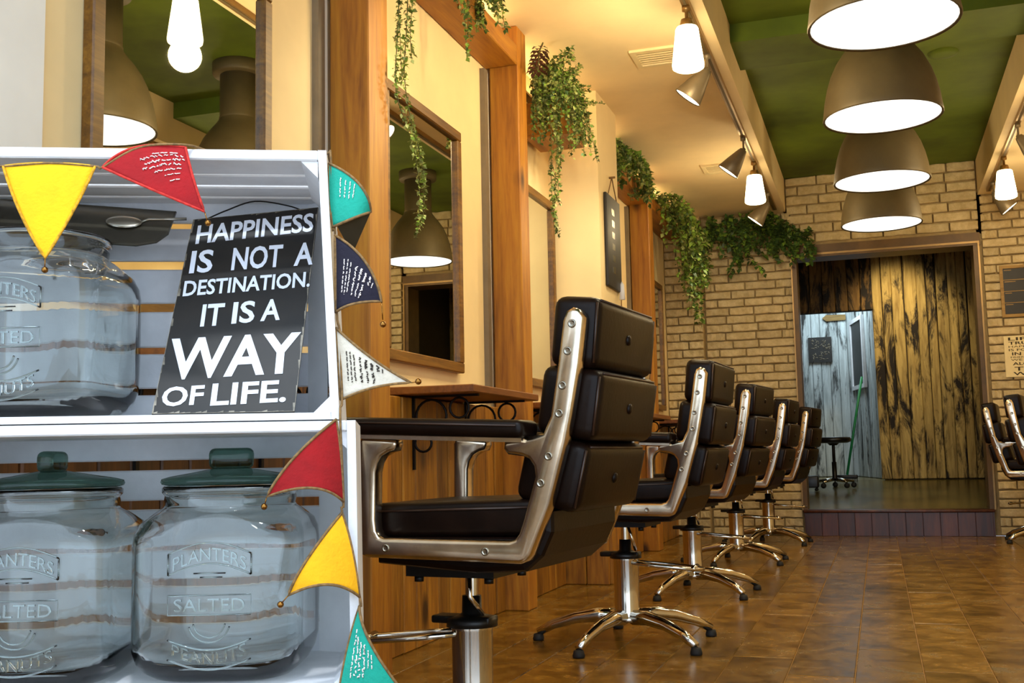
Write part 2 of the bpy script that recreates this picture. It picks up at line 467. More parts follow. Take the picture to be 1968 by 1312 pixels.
struct('ceiling_beam_front', MB().box((RL, 2.2, 2.60), (RR, 2.55, ZG + 0.02)), M['green'])

# back wall: mortar slabs, each brick its own object
DX0, DX1 = -0.565, 0.765        # the opening in the back wall
brick_meshes = []
for q in range(4):
    b = bmesh.new(); bmesh.ops.create_cube(b, size=1)
    bmesh.ops.subdivide_edges(b, edges=[e for e in b.edges if abs(e.verts[0].co.x - e.verts[1].co.x) > 0.5], cuts=3)
    for v in b.verts:
        v.co.z *= 0.056 * (1 + random.uniform(-0.13, 0.09)); v.co.y = -0.030 + random.uniform(-0.006, 0.006) if v.co.y < 0 else 0.01
        v.co.x *= 0.985
    bmesh.ops.bevel(b, geom=[e for e in b.edges if len(e.link_faces) == 2 and e.calc_face_angle(0) > 0.8], offset=0.006, segments=1, affect='EDGES')
    me = MB().bm(b, False).mesh('brick'); b.free(); me.materials.append(M['brick']); brick_meshes.append(me)
wb_l = struct('wall_back_left', MB().box((LX - 0.12, YB, 0), (DX0, YB + 0.16, ZC + 0.02)), M['mortar'])
wb_r = struct('wall_back_right', MB().box((DX1, YB, 0), (RX + 0.12, YB + 0.16, ZC + 0.02)), M['mortar'])
wb_t = struct('wall_back_top', MB().box((DX0 - 0.05, YB, 2.21), (DX1 + 0.05, YB + 0.16, ZG + 0.1)), M['mortar'])


def bricks(parent, x0, x1, z0, z1, pitch, yfront, length=0.215):
    row = 0; z = z0
    while z + pitch <= z1 + 0.012:
        x = x0; first = True
        while x < x1 - 0.02:
            L = length * (random.uniform(0.35, 0.75) if first and row % 2 else random.uniform(0.86, 1.12)); first = False
            xe = min(x + L, x1)
            if x1 - xe < 0.05: xe = x1
            o = obj('brick', random.choice(brick_meshes), None, parent, loc=((x + xe) / 2, yfront, z + pitch / 2), rot=(0, random.uniform(-0.006, 0.006), 0))
            o.scale = (xe - x - 0.008, 1, pitch / 0.0655)
            x = xe
        z += pitch; row += 1


struct('wall_back_pier', MB().box((LX, YB - 0.10, 0), (-1.26, YB + 0.02, ZC)), M['mortar'])
bricks(bpy.data.objects['wall_back_pier'], LX, -1.255, 0.0, ZC, 0.0655, YB - 0.10, 0.2)
bricks(wb_l, -1.25, DX0 - 0.005, 0.0, ZC, 0.0655, YB)
bricks(wb_r, DX1 + 0.03, RX - 0.01, 0.0, ZC, 0.0655, YB)
bricks(wb_t, RL + 0.005, RR - 0.005, 2.235, ZG, 0.0755, YB, 0.24)

# door opening in the back wall
d1 = struct('door_1', MB().box((DX0 - 0.02, YB - 0.035, 2.12), (DX1 + 0.02, YB + 0.2, 2.215)), M['doorframe'])
obj('jamb', MB().box((DX0 - 0.012, YB - 0.03, 0.19), (DX0 + 0.03, YB + 0.2, 2.12)), M['doorframe'], d1)
obj('jamb', MB().box((DX1 - 0.03, YB - 0.03, 0.19), (DX1 + 0.012, YB + 0.2, 2.12)), M['doorframe'], d1)
obj('track', MB().box((DX0, YB - 0.045, 2.135), (DX1, YB - 0.033, 2.150)).box((DX0 - 0.012, YB - 0.045, 0.19), (DX0 - 0.002, YB - 0.03, 2.15)).box((DX1 + 0.0, YB - 0.045, 0.19), (DX1 + 0.012, YB - 0.03, 2.15)), M['rail'], d1)
stp = struct('floor_step', MB().box((DX0 + 0.005, YB - 0.06, 0.0), (DX1 - 0.005, YB + 0.3, 0.172)), M['step'])
sb = MB().rbox((-0.058, -0.012, 0.0), (0.058, 0.0, 0.172), 0.002, 1, smooth=False).mesh('board'); sb.materials.append(M['step'])
for i in range(11): obj('board', sb, None, stp, loc=(DX0 + 0.07 + 0.1186 * i, YB - 0.06, 0))
obj('nosing', MB().rbox((DX0, YB - 0.085, 0.172), (DX1, YB + 0.3, 0.192), 0.005, 2), M['step'], stp)

# the raised back room: ramp, board walls, a lit doorway on its left
YP = 10.30; ZP = 0.37
ramp = MB().add([(-1.0, YB + 0.05, 0.19), (1.3, YB + 0.05, 0.19), (1.3, YP + 0.05, ZP), (-1.0, YP + 0.05, ZP),
                 (-1.0, YB + 0.05, 0.0), (1.3, YB + 0.05, 0.0), (1.3, YP + 0.05, 0.0), (-1.0, YP + 0.05, 0.0)],
                [(0, 1, 2, 3), (4, 7, 6, 5), (0, 4, 5, 1), (1, 5, 6, 2), (2, 6, 7, 3), (3, 7, 4, 0)])
struct('floor_ramp', ramp, M['olive_floor'])
struct('floor_back_room', MB().box((-1.0, YP + 0.05, 0.0), (0.4, 12.0, ZP)), M['olive_floor'])
struct('wall_back_room_left', MB().box((-1.05, YB + 0.16, 0), (-0.75, 12.0, 2.6)), M['dark'])
struct('wall_back_room_right', MB().box((1.0, YB + 0.16, 0), (1.2, YP + 0.2, 2.6)), M['dark'])
struct('ceiling_back_room', MB().box((-1.0, YB + 0.16, 2.42), (1.2, 12.0, 2.6)), M['dark'])
OX0, OX1, OZ = -0.64, 0.015, 1.885    # the lit doorway
wr = struct('wall_back_room_rear', MB().box((OX1 + 0.02, YP + 0.03, 0.3), (1.05, YP + 0.1, 2.44)), M['dark'])
def plank(parent, w, h, m, loc, rot=(0, 0, 0)):
    return obj('plank', MB().rbox((-w * 0.485, -0.02, 0.0), (w * 0.485, 0.0, h), 0.006, 1, smooth=False), m, parent, loc=loc, rot=rot)
x = OX1 - 0.005
for i in range(11):
    w = random.uniform(0.07, 0.115)
    plank(wr, w, 2.03, M['rustic'], (x + w / 2, YP + 0.03 + random.uniform(-0.008, 0.004), ZP + 0.005), (0, random.uniform(-0.006, 0.006), 0))
    x += w
    if x > 0.98: break
wh = struct('wall_back_room_header', MB().box((-0.8, YP + 0.03, OZ), (OX1 + 0.02, YP + 0.1, 2.44)).box((-0.8, YP + 0.03, 0.3), (OX0, YP + 0.1, OZ)), M['dark'])
x = OX0
for i in range(6):
    plank(wh, 0.1095, 0.54, M['rustic_dark'], (x + 0.055, YP + 0.03 + random.uniform(-0.006, 0.004), OZ)); x += 0.1095
plank(wh, 0.14, 2.05, M['rustic_dark'], (OX0 - 0.07, YP + 0.03, ZP))
YW = 11.60
wf = struct('wall_far_room_rear', MB().box((-0.9, YW + 0.02, 0.3), (0.3, YW + 0.1, 2.44)), M['dark'])
x = -0.78
for i in range(7):
    w = 0.088
    plank(wf, w, 2.05, M['rustic_white'], (x + w / 2, YW + 0.02 + random.uniform(-0.005, 0.004), ZP + 0.003)); x += w
# angled whitewashed side wall with a small dark window
ax0, ay0, ax1, ay1 = 0.05, YP + 0.10, -0.20, YW
ang = math.atan2(ay1 - ay0, ax1 - ax0); alen = math.hypot(ax1 - ax0, ay1 - ay0)
wa = obj('wall_far_room_side', MB().box((0, -0.08, 0.0), (alen, -0.02, 2.1)), M['dark'], loc=(ax0, ay0, ZP), rot=(0, 0, ang), kind='structure')
for i in range(10):
    plank(wa, alen / 10, 2.05, M['rustic_white'], (alen * (i + 0.5) / 10, random.uniform(-0.004, 0.006), 0.003))
win = obj('window_1', MB().box((0.66, 0.004, 0.90), (1.18, 0.016, 1.52)), M['black_board'], loc=(ax0, ay0, ZP), rot=(0, 0, ang), kind='structure')
for lo, hi in (((0.62, 0.0, 0.86), (1.22, 0.03, 0.90)), ((0.62, 0.0, 1.52), (1.22, 0.03, 1.56)), ((0.62, 0.0, 0.90), (0.66, 0.03, 1.52)), ((1.18, 0.0, 0.90), (1.22, 0.03, 1.52))):
    obj('window_frame', MB().box(lo, hi), M['white_paint'], win)

# ceiling vents and disc
for i, (x, y) in enumerate(((-0.90, 4.98), (-0.90, 7.15), (-0.98, 3.72))):
    t = thing('ceiling_vent', ('square cream ceiling vent beside the nearest hanging glass lamp', 'square cream ceiling vent just behind the far left spotlight',
                               'cream ceiling vent cut by the top of the photo')[i], 'vent', (x, y, ZC))
    for lo, hi in (((-0.11, -0.11, -0.012), (0.11, -0.085, 0)), ((-0.11, 0.085, -0.012), (0.11, 0.11, 0)), ((-0.11, -0.085, -0.012), (-0.085, 0.085, 0)), ((0.085, -0.085, -0.012), (0.11, 0.085, 0))): obj('frame', MB().box(lo, hi), M['vent'], t)
    sl = MB()
    for k in range(6): sl.box((-0.085, -0.075 + 0.028 * k, -0.008), (0.085, -0.064 + 0.028 * k, -0.003))
    obj('grille', sl, M['vent'], t, kind='stuff'); obj('duct', MB().box((-0.085, -0.085, -0.002), (0.085, 0.085, -0.0005)), M['vent_dark'], t)
tag(obj('ceiling_speaker', MB().lathe([(0, -0.014), (0.05, -0.014), (0.075, -0.010), (0.08, 0)], 24), M['green'], loc=(0.44, 6.2, ZG)),
    'small round disc set in the green ceiling right of a pendant', 'speaker')

# ------------------------------------------------------------------ timber posts, beams, wall trims
for i, (y, lab) in enumerate(((2.91, 'thick cedar post nearest the camera, right behind the crates'), (4.39, 'cedar post at the second mirror, behind the nearest chair'),
                              (7.23, 'farthest cedar post, past the hanging black sign'))):
    tag(obj('timber_post', MB().rbox((-0.065, 0, 0), (0.065, 0.14 if i != 1 else 0.12, 2.499), 0.004, 1, smooth=False), M['post'], loc=(-1.4655, y, 0)), lab, 'post', )
    struct('trim_%d' % (2 * i + 1), MB().box((LX, y - 0.075, 0.87), (LX + 0.022, y - 0.035, 2.3)), M['trim']); struct('trim_%d' % (2 * i + 2), MB().box((LX, y - 0.02, 0.87), (LX + 0.012, y, 2.3)), M['wall_white'])
for y0, y1, lab in ((3.055, 4.385, 'wooden beam over the nearest framed mirror, ferns on top'), (5.805, 7.225, 'wooden beam between the plaster pier and the farthest post'),
                    (7.38, 8.55, 'wooden beam end under trailing vines beside the brick wall')):
    tag(obj('timber_beam', MB().rbox((LX + 0.001, y0, 2.32), (-1.40, y1, 2.41), 0.004, 1, smooth=False), M['beam']), lab, 'beam')
# planter box on the wall past the second post
pb = thing('planter_box', 'open wooden planter box on the wall under the bushy fern', 'planter', (-1.525, 4.87, 2.14))
obj('bottom', MB().box((0, 0, 0), (0.22, 0.26, 0.015)), M['beam'], pb)
for lo, hi in (((0, 0, 0.015), (0.22, 0.015, 0.17)), ((0, 0.245, 0.015), (0.22, 0.26, 0.17)), ((0.205, 0.015, 0.015), (0.22, 0.245, 0.17)), ((0, 0.015, 0.015), (0.012, 0.245, 0.17))): obj('side', MB().box(lo, hi), M['beam'], pb)
obj('soil', MB().box((0.012, 0.015, 0.1), (0.205, 0.245, 0.14)), M['rubber'], pb)

# uplights hidden on top of the beams
for i, (x, y0, y1, z) in enumerate(((-1.49, 3.10, 4.28, 2.412), (-1.49, 5.85, 7.18, 2.412), (-1.49, 7.45, 8.5, 2.412), (-1.53, 4.55, 5.30, 2.36), (-1.53, 1.80, 2.80, 2.36))):
    t = thing('cove_light', ('warm light strip lying on the beam over the nearest mirror', 'warm light strip lying on the beam before the farthest post', 'warm light strip on the farthest beam behind vines',
                             'warm light strip high on the wall behind the planter box', 'warm light strip high on the wall over the mirror behind the crates')[i], 'light strip', (x, y0, z))
    obj('channel', MB().box((-0.02, 0, 0), (0.02, y1 - y0, 0.012)), M['rail'], t)
    obj('tube', MB().box((-0.010, 0.01, 0.012), (0.010, y1 - y0 - 0.01, 0.022)), M['strip_glow'], t)

# ------------------------------------------------------------------ mirrors and shelves
my = (1.84, 3.285, 4.62, 6.15, 7.60)
mlab = ('framed wall mirror above the white crates at upper left', 'framed wall mirror between the two nearest cedar posts', 'framed wall mirror half hidden behind the second post',
        'framed wall mirror hidden past the plaster pier', 'framed wall mirror by the brick back wall')
for i, (y, lab) in enumerate(zip(my, mlab)):
    t = thing('wall_mirror', lab, 'mirror', (LX, y, 0.96))
    w, h, f = 0.72, 0.965, 0.040
    for lo, hi in (((0, 0, 0), (0.03, w, f)), ((0, 0, h - f), (0.03, w, h)), ((0, 0, f), (0.03, f, h - f)), ((0, w - f, f), (0.03, w, h - f))):
        obj('frame', MB().rbox(lo, hi, 0.004, 1, smooth=False), M['mframe'], t)
    obj('mirror_glass', MB().box((0.004, f - 0.004, f - 0.004), (0.014, w - f + 0.004, h - f + 0.004)), M['mirror'], t)
slab = ('console shelf hidden behind the white crates', 'wooden console shelf with scroll brackets under the nearest mirror', 'wooden console shelf behind the second chair',
        'wooden console shelf at the third chair past the pier', 'wooden console shelf beside the farthest mirror')
for i, (y, lab) in enumerate(zip((1.87, 3.345, 4.64, 6.2, 7.65), slab)):
    t = thing('console_shelf', lab, 'shelf', (LX + 0.05, y, 0.845))
    obj('board', MB().rbox((-0.05, 0, 0), (0.26, 0.72, 0.026), 0.003, 1, smooth=False), M['shelf'], t)
    for yy in (0.10, 0.60):
        b = MB()
        b.box((0.0, yy - 0.006, -0.25), (0.008, yy + 0.006, 0)).box((0, yy - 0.006, -0.008), (0.24, yy + 0.006, 0))
        b.torus((0.068, yy, -0.070), 0.055, 0.0045, 20, 6).torus((0.17, yy, -0.045), 0.034, 0.0045, 16, 6).torus((0.038, yy, -0.16), 0.03, 0.0045, 16, 6)
        obj('bracket', b, M['iron'], t)

# ------------------------------------------------------------------ pendants, track lamps
pend = None
for i, y in enumerate((3.86, 4.98, 6.20, 7.40, 2.72)):
    lab = ('nearest domed pendant lamp cut by the top of the photo', 'second domed pendant lamp down the green ceiling', 'third domed pendant lamp down the green ceiling',
           'farthest and smallest domed pendant lamp before the brick lintel', 'domed pendant lamp nearest the shop front, seen in the left mirror')[i]
    if pend is None:
        pend = thing('pendant_lamp', lab, 'lamp', (0.09, y, 2.08), 0, 'domed bronze pendants in a row')
        prof = [(0.244, 0.004), (0.252, 0.0), (0.254, 0.008), (0.250, 0.03), (0.244, 0.08), (0.231, 0.14), (0.212, 0.20), (0.186, 0.255), (0.155, 0.30), (0.126, 0.335), (0.108, 0.36), (0.102, 0.375)]
        inner = [(0.100, 0.372), (0.120, 0.330), (0.150, 0.294), (0.182, 0.247), (0.207, 0.194), (0.226, 0.137), (0.239, 0.08), (0.244, 0.03), (0.244, 0.004)]
        obj('shade', MB().lathe(prof[::1], 40).lathe(inner, 40), M['bronze'], pend)
        obj('neck', MB().lathe([(0.102, 0.372), (0.104, 0.38), (0.100, 0.39), (0.100, 0.62), (0.0, 0.62)], 32), M['bronze'], pend)
        obj('canopy', MB().lathe([(0, 0.615), (0.135, 0.615), (0.14, 0.625), (0.14, 0.68), (0, 0.68)], 32), M['bronze'], pend)
        obj('diffuser', MB().lathe([(0, 0.020), (0.12, 0.019), (0.2, 0.014), (0.243, 0.006)], 40), M['pend_glow'], pend)
    else:
        dup(pend, (0.09, y, 2.08), 0, lab)
for side, x, lab in ((-1, -0.665, 'brass track rail along the left ceiling edge'), (1, 0.85, 'brass track rail along the right ceiling edge')):
    t = thing('track_rail', lab, 'rail', (x, 2.6, ZC))
    obj('rail', MB().box((-0.016, 0, -0.024), (0.016, 5.9, 0)), M['rail'], t)
    obj('slot', MB().box((-0.006, 0.02, -0.026), (0.006, 5.88, -0.024)), M['vent_dark'], t)


def cone_profile(): return [(0.0, 0.0), (0.043, 0.0), (0.047, -0.008), (0.052, -0.05), (0.060, -0.11), (0.066, -0.16), (0.064, -0.172), (0.055, -0.178), (0, -0.178)]


gl = None
for x, y, lab in ((-0.665, 3.42, 'glowing glass lamp on the left track above the photo, seen in the left mirror'), (-0.665, 4.40, 'nearest glowing frosted glass lamp on the left track'), (-0.665, 7.0, 'far glowing frosted glass lamp on the left track'),
                  (0.85, 7.5, 'glowing frosted glass lamp on the right track'), (0.85, 5.95, 'glowing glass lamp at the right edge of the photo')):
    if gl is None:
        gl = thing('glass_track_lamp', lab, 'lamp', (x, y, ZC - 0.024), 0, 'frosted glass lamps on the tracks')
        obj('stem', MB().lathe([(0.0, 0.0), (0.018, 0.0), (0.018, -0.02), (0.007, -0.024), (0.007, -0.06), (0, -0.06)], 12), M['socket'], gl)
        obj('socket', MB().lathe([(0, -0.055), (0.024, -0.058), (0.030, -0.085), (0.030, -0.098), (0, -0.098)], 16), M['socket'], gl)
        obj('glass_shade', MB().lathe(cone_profile(), 24, (0, 0, -0.092)), M['glass_glow'], gl)
    else: dup(gl, (x, y, ZC - 0.024), 0, lab)
for i, (x, y) in enumerate(((-0.665, 3.42), (-0.665, 4.40), (-0.665, 7.0), (0.85, 7.5), (0.85, 5.95))):
    lamp('glass_lamp_light', 'POINT', (x, y, ZC - 0.34), 17 if y < 5 else 10, WARM, 0.06)

sp = None
for x, y, rz, lab in ((-0.665, 4.98, 0, 'nearest grey cone spotlight on the left track'), (-0.665, 6.42, 0, 'grey cone spotlight before the far glass lamp on the left track'),
                      (-0.665, 7.9, 0, 'farthest spotlight on the left track, seen below the glass lamp'), (0.85, 6.75, math.pi, 'grey cone spotlight on the right track by the photo edge'),
                      (0.85, 8.2, math.pi, 'farthest spotlight on the right track above the wall menu')):
    if sp is None:
        sp = thing('track_spotlight', lab, 'spotlight', (x, y, ZC - 0.024), rz, 'cone spotlights on the tracks')
        obj('stem', MB().lathe([(0, 0), (0.016, 0), (0.016, -0.02), (0.006, -0.024), (0.006, -0.07), (0, -0.07)], 12).ball((0, 0, -0.075), 0.013, 8), M['spot'], sp)
        Rm = Matrix.Translation((0, 0, -0.075)) @ Matrix.Rotation(R(38), 4, 'Y')
        obj('head', MB().lathe([(0, 0.005), (0.020, 0.0), (0.028, -0.02), (0.050, -0.09), (0.068, -0.155), (0.066, -0.158), (0.062, -0.146)], 24, mat=Rm), M['spot'], sp)
        obj('lens', MB().lathe([(0, -0.150), (0.064, -0.153)], 24, mat=Rm), M['spot_glow'], sp)
    else: dup(sp, (x, y, ZC - 0.024), rz, lab)
for x, y, sx in ((-0.665, 4.98, -1), (-0.665, 6.42, -1), (-0.665, 7.9, -1), (0.85, 6.75, 1), (0.85, 8.2, 1), (-0.665, 3.2, -1)):
    lamp('spot_beam', 'SPOT', (x + sx * 0.12, y, ZC - 0.23), 26 if y < 7.5 else 11, WARMW, 0.04, direction=(sx * 0.62, 0, -0.79), spot=85, blend=0.8)
for y in (3.86, 4.98, 6.20, 7.40, 2.72):
    lamp('pendant_light', 'SPOT', (0.09, y, 2.075), 20, WARMW, 0.15, direction=(0, 0, -1), spot=130, blend=0.6)
# unseen spotlight added over the shop front to brighten the crates
t = thing('added_spotlight', 'white spotlight added out of view, aimed at the crates to light them', 'spotlight', (-0.50, 0.62, ZC))
DIR = Vector((-0.85, 1.22, 0.66)) - Vector((-0.50, 0.62, ZC - 0.16))
Q = Matrix.Translation((0, 0, -0.10)) @ DIR.to_track_quat('-Z', 'Y').to_matrix().to_4x4()
obj('stem', MB().lathe([(0, 0), (0.02, 0), (0.02, -0.02), (0.007, -0.024), (0.007, -0.10), (0, -0.10)], 12), M['white_paint'], t)
obj('head', MB().lathe([(0, 0.01), (0.03, 0.0), (0.04, -0.03), (0.05, -0.12), (0.047, -0.12), (0.045, -0.10)], 24, mat=Q), M['white_paint'], t)
obj('lens', MB().lathe([(0, -0.104), (0.045, -0.104)], 24, mat=Q), M['spot_glow'], t)
lamp('added_spot_beam', 'SPOT', tuple(Vector((-0.50, 0.62, ZC - 0.10)) + DIR.normalized() * 0.13), 50, (0.86, 0.93, 1.0), 0.05, direction=DIR, spot=50, blend=0.6)
# back room lamps
lamp('back_room_downlight', 'SPOT', (0.22, 9.55, 2.38), 34, (1.0, 0.78, 0.42), 0.05, direction=(0.0, 0.62, -0.55), spot=75, blend=0.9)
lamp('far_room_light', 'AREA', (-0.40, 10.95, 2.38), 15, (0.72, 0.90, 1.0), 0.6, 0.6, (0, 0.05, -1))

# ------------------------------------------------------------------ salon chairs
FRAME = [(-0.329, 0.904), (-0.342, 0.899), (-0.350, 0.883), (-0.338, 0.799), (-0.319, 0.704), (-0.308, 0.656), (-0.274, 0.542), (-0.234, 0.451), (-0.226, 0.440), (-0.212, 0.434),
         (0.120, 0.440), (0.134, 0.446), (0.139, 0.46), (0.136, 0.665), (0.130, 0.677), (0.052, 0.669), (0.050, 0.660), (0.055, 0.648), (0.068, 0.645), (0.085, 0.637), (0.094, 0.624), (0.099, 0.605),
         (0.101, 0.513), (0.099, 0.492), (0.092, 0.482), (0.081, 0.478), (-0.190, 0.476), (-0.202, 0.480), (-0.210, 0.490), (-0.219, 0.514), (-0.245, 0.594), (-0.243, 0.613), (-0.234, 0.626),
         (-0.221, 0.632), (-0.190, 0.636), (-0.182, 0.646), (-0.184, 0.661), (-0.263, 0.673), (-0.279, 0.705), (-0.296, 0.801), (-0.308, 0.880), (-0.316, 0.898)]
SCREWS = [(-0.328, 0.873), (-0.318, 0.823), (-0.306, 0.76), (-0.298, 0.709), (-0.275, 0.631), (-0.258, 0.582), (0.074, 0.459), (-0.142, 0.456)]
CG = 'brown leather salon chairs in rows'


def make_chair(label):
    t = thing('salon_chair', label, 'chair', (0, 0, 0), 0, CG)
    for s in (1, -1):
        fr = obj('side_frame', MB().prism(FRAME, 0.184 * s, 0.221 * s, lambda a, b, d: (a, d, b), 0.008, 2, smooth=False), M['alu'], t)
        for p in fr.data.polygons: p.use_smooth = True
        try: fr.data.set_sharp_from_angle(angle=R(50))
        except Exception: pass
        for a, b in SCREWS:
            X = Matrix.Translation((a, 0.221 * s, b)) @ Matrix.Rotation(R(-90 * s), 4, 'X')
            obj('screw', MB().lathe([(0.008, 0.0), (0.008, 0.0018), (0.0055, 0.003), (0.005, 0.0015), (0.003, 0.0015), (0.0, 0.001)], 14, mat=X), M['steel'], t)
        pad = MB()
        X = Matrix.Translation((-0.035, 0.208 * s, 0.690)) @ Matrix.Rotation(R(-2.6), 4, 'Y')
        pad.rbox((-0.20, -0.042, -0.016), (0.225, 0.042, 0.018), 0.013, 3, mat=X)
        arm = obj('armrest', pad, M['leather'], t)
        obj('piping', MB().tube([(-0.188, 0.0425 * s, 0.007), (0.212, 0.0425 * s, 0.007)], 0.0022, 6, mat=X), M['piping'], arm)
        obj('arm_plate', MB().box((-0.19, -0.02, -0.024), (0.18, 0.02, -0.016), mat=X), M['alu'], t)
    # three stacked back cushions, sloping
    for (x0, x1, z0, z1, tl) in ((-0.338, -0.266, 0.795, 0.932, 6), (-0.336, -0.236, 0.664, 0.798, 9), (-0.302, -0.194, 0.535, 0.668, 14)):
        cx, cz = (x0 + x1) / 2, (z0 + z1) / 2
        X = Matrix.Translation((cx - 0.012, 0, cz)) @ Matrix.Rotation(R(-tl), 4, 'Y')
        w, h = (x1 - x0) / 2 + 0.012, (z1 - z0) / 2
        cu = MB().rbox((-w, -0.178, -h), (w, 0.178, h), 0.022, 4, mat=X)
        c = obj('back_cushion', cu, M['leather'], t)
        e = h - 0.012
        obj('seam', MB().tube([(-w + 0.006, -0.155, e + 0.006), (-w + 0.006, 0.155, e + 0.006)], 0.0025, 6, mat=X).tube([(-w + 0.006, -0.174, -e), (-w + 0.006, -0.174, e)], 0.0025, 6, mat=X).tube([(-w + 0.006, 0.174, -e), (-w + 0.006, 0.174, e)], 0.0025, 6, mat=X), M['piping'], c)
        Y = X @ Matrix.Translation((-w, 0, 0)) @ Matrix.Rotation(R(-90), 4, 'Y')
        obj('button', MB().lathe([(0.011, -0.001), (0.010, 0.003), (0.005, 0.005), (0, 0.0055)], 12, mat=Y), M['leather'], c)
    X = Matrix.Translation((-0.06, 0, 0.512)) @ Matrix.Rotation(R(1.5), 4, 'Y')
    st = obj('seat', MB().rbox((-0.17, -0.180, -0.034), (0.20, 0.180, 0.036), 0.016, 3, mat=X), M['leather'], t)
    obj('piping', MB().tube([(-0.16, 0.1805, 0.020), (0.19, 0.1805, 0.020)], 0.0024, 6, mat=X).tube([(-0.16, -0.1805, 0.020), (0.19, -0.1805, 0.020)], 0.0024, 6, mat=X), M['piping'], st)
    shell = [(0.12, 0.425), (0.12, 0.478), (-0.19, 0.480), (-0.235, 0.53), (-0.262, 0.528), (-0.262, 0.49), (-0.24, 0.445), (-0.205, 0.416), (-0.10, 0.410)]
    obj('seat_shell', MB().prism(shell, -0.182, 0.182, lambda a, b, d: (a, d, b), 0.012, 2), M['leather'], t)
    br = MB().box((-0.10, -0.10, 0.392), (0.10, 0.10, 0.414))
    for a in (-0.08, 0.08):
        for b in (-0.08, 0.08): br.lathe([(0, -0.012), (0.010, -0.012), (0.010, 0), (0, 0)], 8, (a, b, 0.392))
    obj('mounting_plate', br, M['black'], t)
    obj('piston', MB().lathe([(0.013, 0.29), (0.013, 0.392)], 16), M['chrome'], t)
    obj('collar', MB().lathe([(0.0, 0.345), (0.020, 0.345), (0.021, 0.31), (0.030, 0.305), (0.052, 0.30), (0.054, 0.283), (0.0, 0.283)], 24).rbox((-0.05, -0.024, 0.288), (0.085, 0.024, 0.304), 0.004, 2), M['black'], t)
    obj('column', MB().lathe([(0.0, 0.29), (0.043, 0.29), (0.045, 0.283), (0.043, 0.275), (0.042, 0.10), (0.046, 0.088), (0.055, 0.075), (0.0, 0.075)], 28), M['chrome'], t)
    obj('tilt_lever', MB().tube([(-0.03, 0.07, 0.40), (-0.062, 0.13, 0.36), (-0.05, 0.05, 0.315)], 0.005, 6), M['chrome'], t)
    for q in range(5):
        a = R(5 + 72 * q)
        d = Vector((math.cos(a), math.sin(a), 0))
        pts = [d * 0.03 + Vector((0, 0, 0.088)), d * 0.10 + Vector((0, 0, 0.092)), d * 0.18 + Vector((0, 0, 0.080)), d * 0.26 + Vector((0, 0, 0.056)), d * 0.315 + Vector((0, 0, 0.028))]
        lg = obj('leg', MB().tube(pts, [0.026, 0.024, 0.020, 0.017, 0.014], 10), M['chrome'], t)
        obj('glide', MB().lathe([(0, 0.0), (0.018, 0.0), (0.020, 0.006), (0.016, 0.022), (0.0, 0.026)], 14, tuple(d * 0.315)), M['rubber'], lg)
    # pump bar: a bent chrome loop out of the collar
    loop = [(0.02, -0.028, 0.27), (0.10, -0.045, 0.262), (0.24, -0.040, 0.25), (0.262, 0, 0.248), (0.24, 0.040, 0.25), (0.10, 0.045, 0.262), (0.02, 0.028, 0.27)]
    fb = obj('foot_bar', MB().tube(loop, 0.006, 8), M['chrome'], t)
    obj('crossbar', MB().tube([(0.235, -0.045, 0.252), (0.235, 0.045, 0.252)], 0.010, 8), M['chrome'], fb)
    return t


ch = make_chair('nearest brown leather salon chair, largest, facing the mirror wall')
F1 = math.pi
chairs = ((-0.826, 2.195, F1 - R(6.3), None), (-0.838, 3.72, F1 - R(4), 'second salon chair of the left row, its star base in full view'),
          (-0.832, 5.08, F1 - R(8), 'third salon chair of the left row from the front'), (-0.812, 6.55, F1 - R(5), 'fourth salon chair of the left row from the front'),
          (-0.755, 7.90, F1 - R(8), 'farthest salon chair of the left row, by the step'), (1.08, 6.95, R(-12), 'salon chair at the right edge of the photo, nearer of the two'),
          (1.05, 8.15, R(-9), 'salon chair at the right, behind its twin against the brick wall'))
for i, (x, y, rz, lab) in enumerate(chairs):
    c = ch if i == 0 else dup(ch, (x, y, 0), rz, lab)
    c.location = (x, y, 0); c.rotation_euler = (0, 0, rz)
    for k in c.children:
        if k.name.startswith('foot_bar'):
            k.rotation_euler = (0, 0, (R(10) if i == 0 else R(180 + 5 * i)) if i < 5 else R(160))

# ------------------------------------------------------------------ plants
def leaf(mb, p, d, up, L, W, mi=0):
    d = d.normalized(); s = d.cross(up)
    if s.length < 1e-4: s = d.orthogonal()
    s.normalize(); n = s.cross(d)
    a = p; b = p + d * L * 0.45 + s * W + n * W * 0.25; c = p + d * L - n * L * 0.12; e = p + d * L * 0.45 - s * W + n * W * 0.25; m = p + d * L * 0.5
    mb.add([a, b, c, e, m], [(0, 1, 4), (1, 2, 4), (2, 3, 4), (3, 0, 4)], True, mi)


def rv(s=1.0): return Vector((random.uniform(-s, s), random.uniform(-s, s), random.uniform(-s, s)))


def smooth_path(pts, n=6):
    out = []
    P = [Vector(p) for p in pts]; P = [P[0]] + P + [P[-1]]
    for i in range(1, len(P) - 2):
        for k in range(n):
            t = k / n
            out.append(0.5 * ((2 * P[i]) + (P[i + 1] - P[i - 1]) * t + (2 * P[i - 1] - 5 * P[i] + 4 * P[i + 1] - P[i + 2]) * t * t + (-P[i - 1] + 3 * P[i] - 3 * P[i + 1] + P[i + 2]) * t ** 3))
    out.append(P[-2]); return out


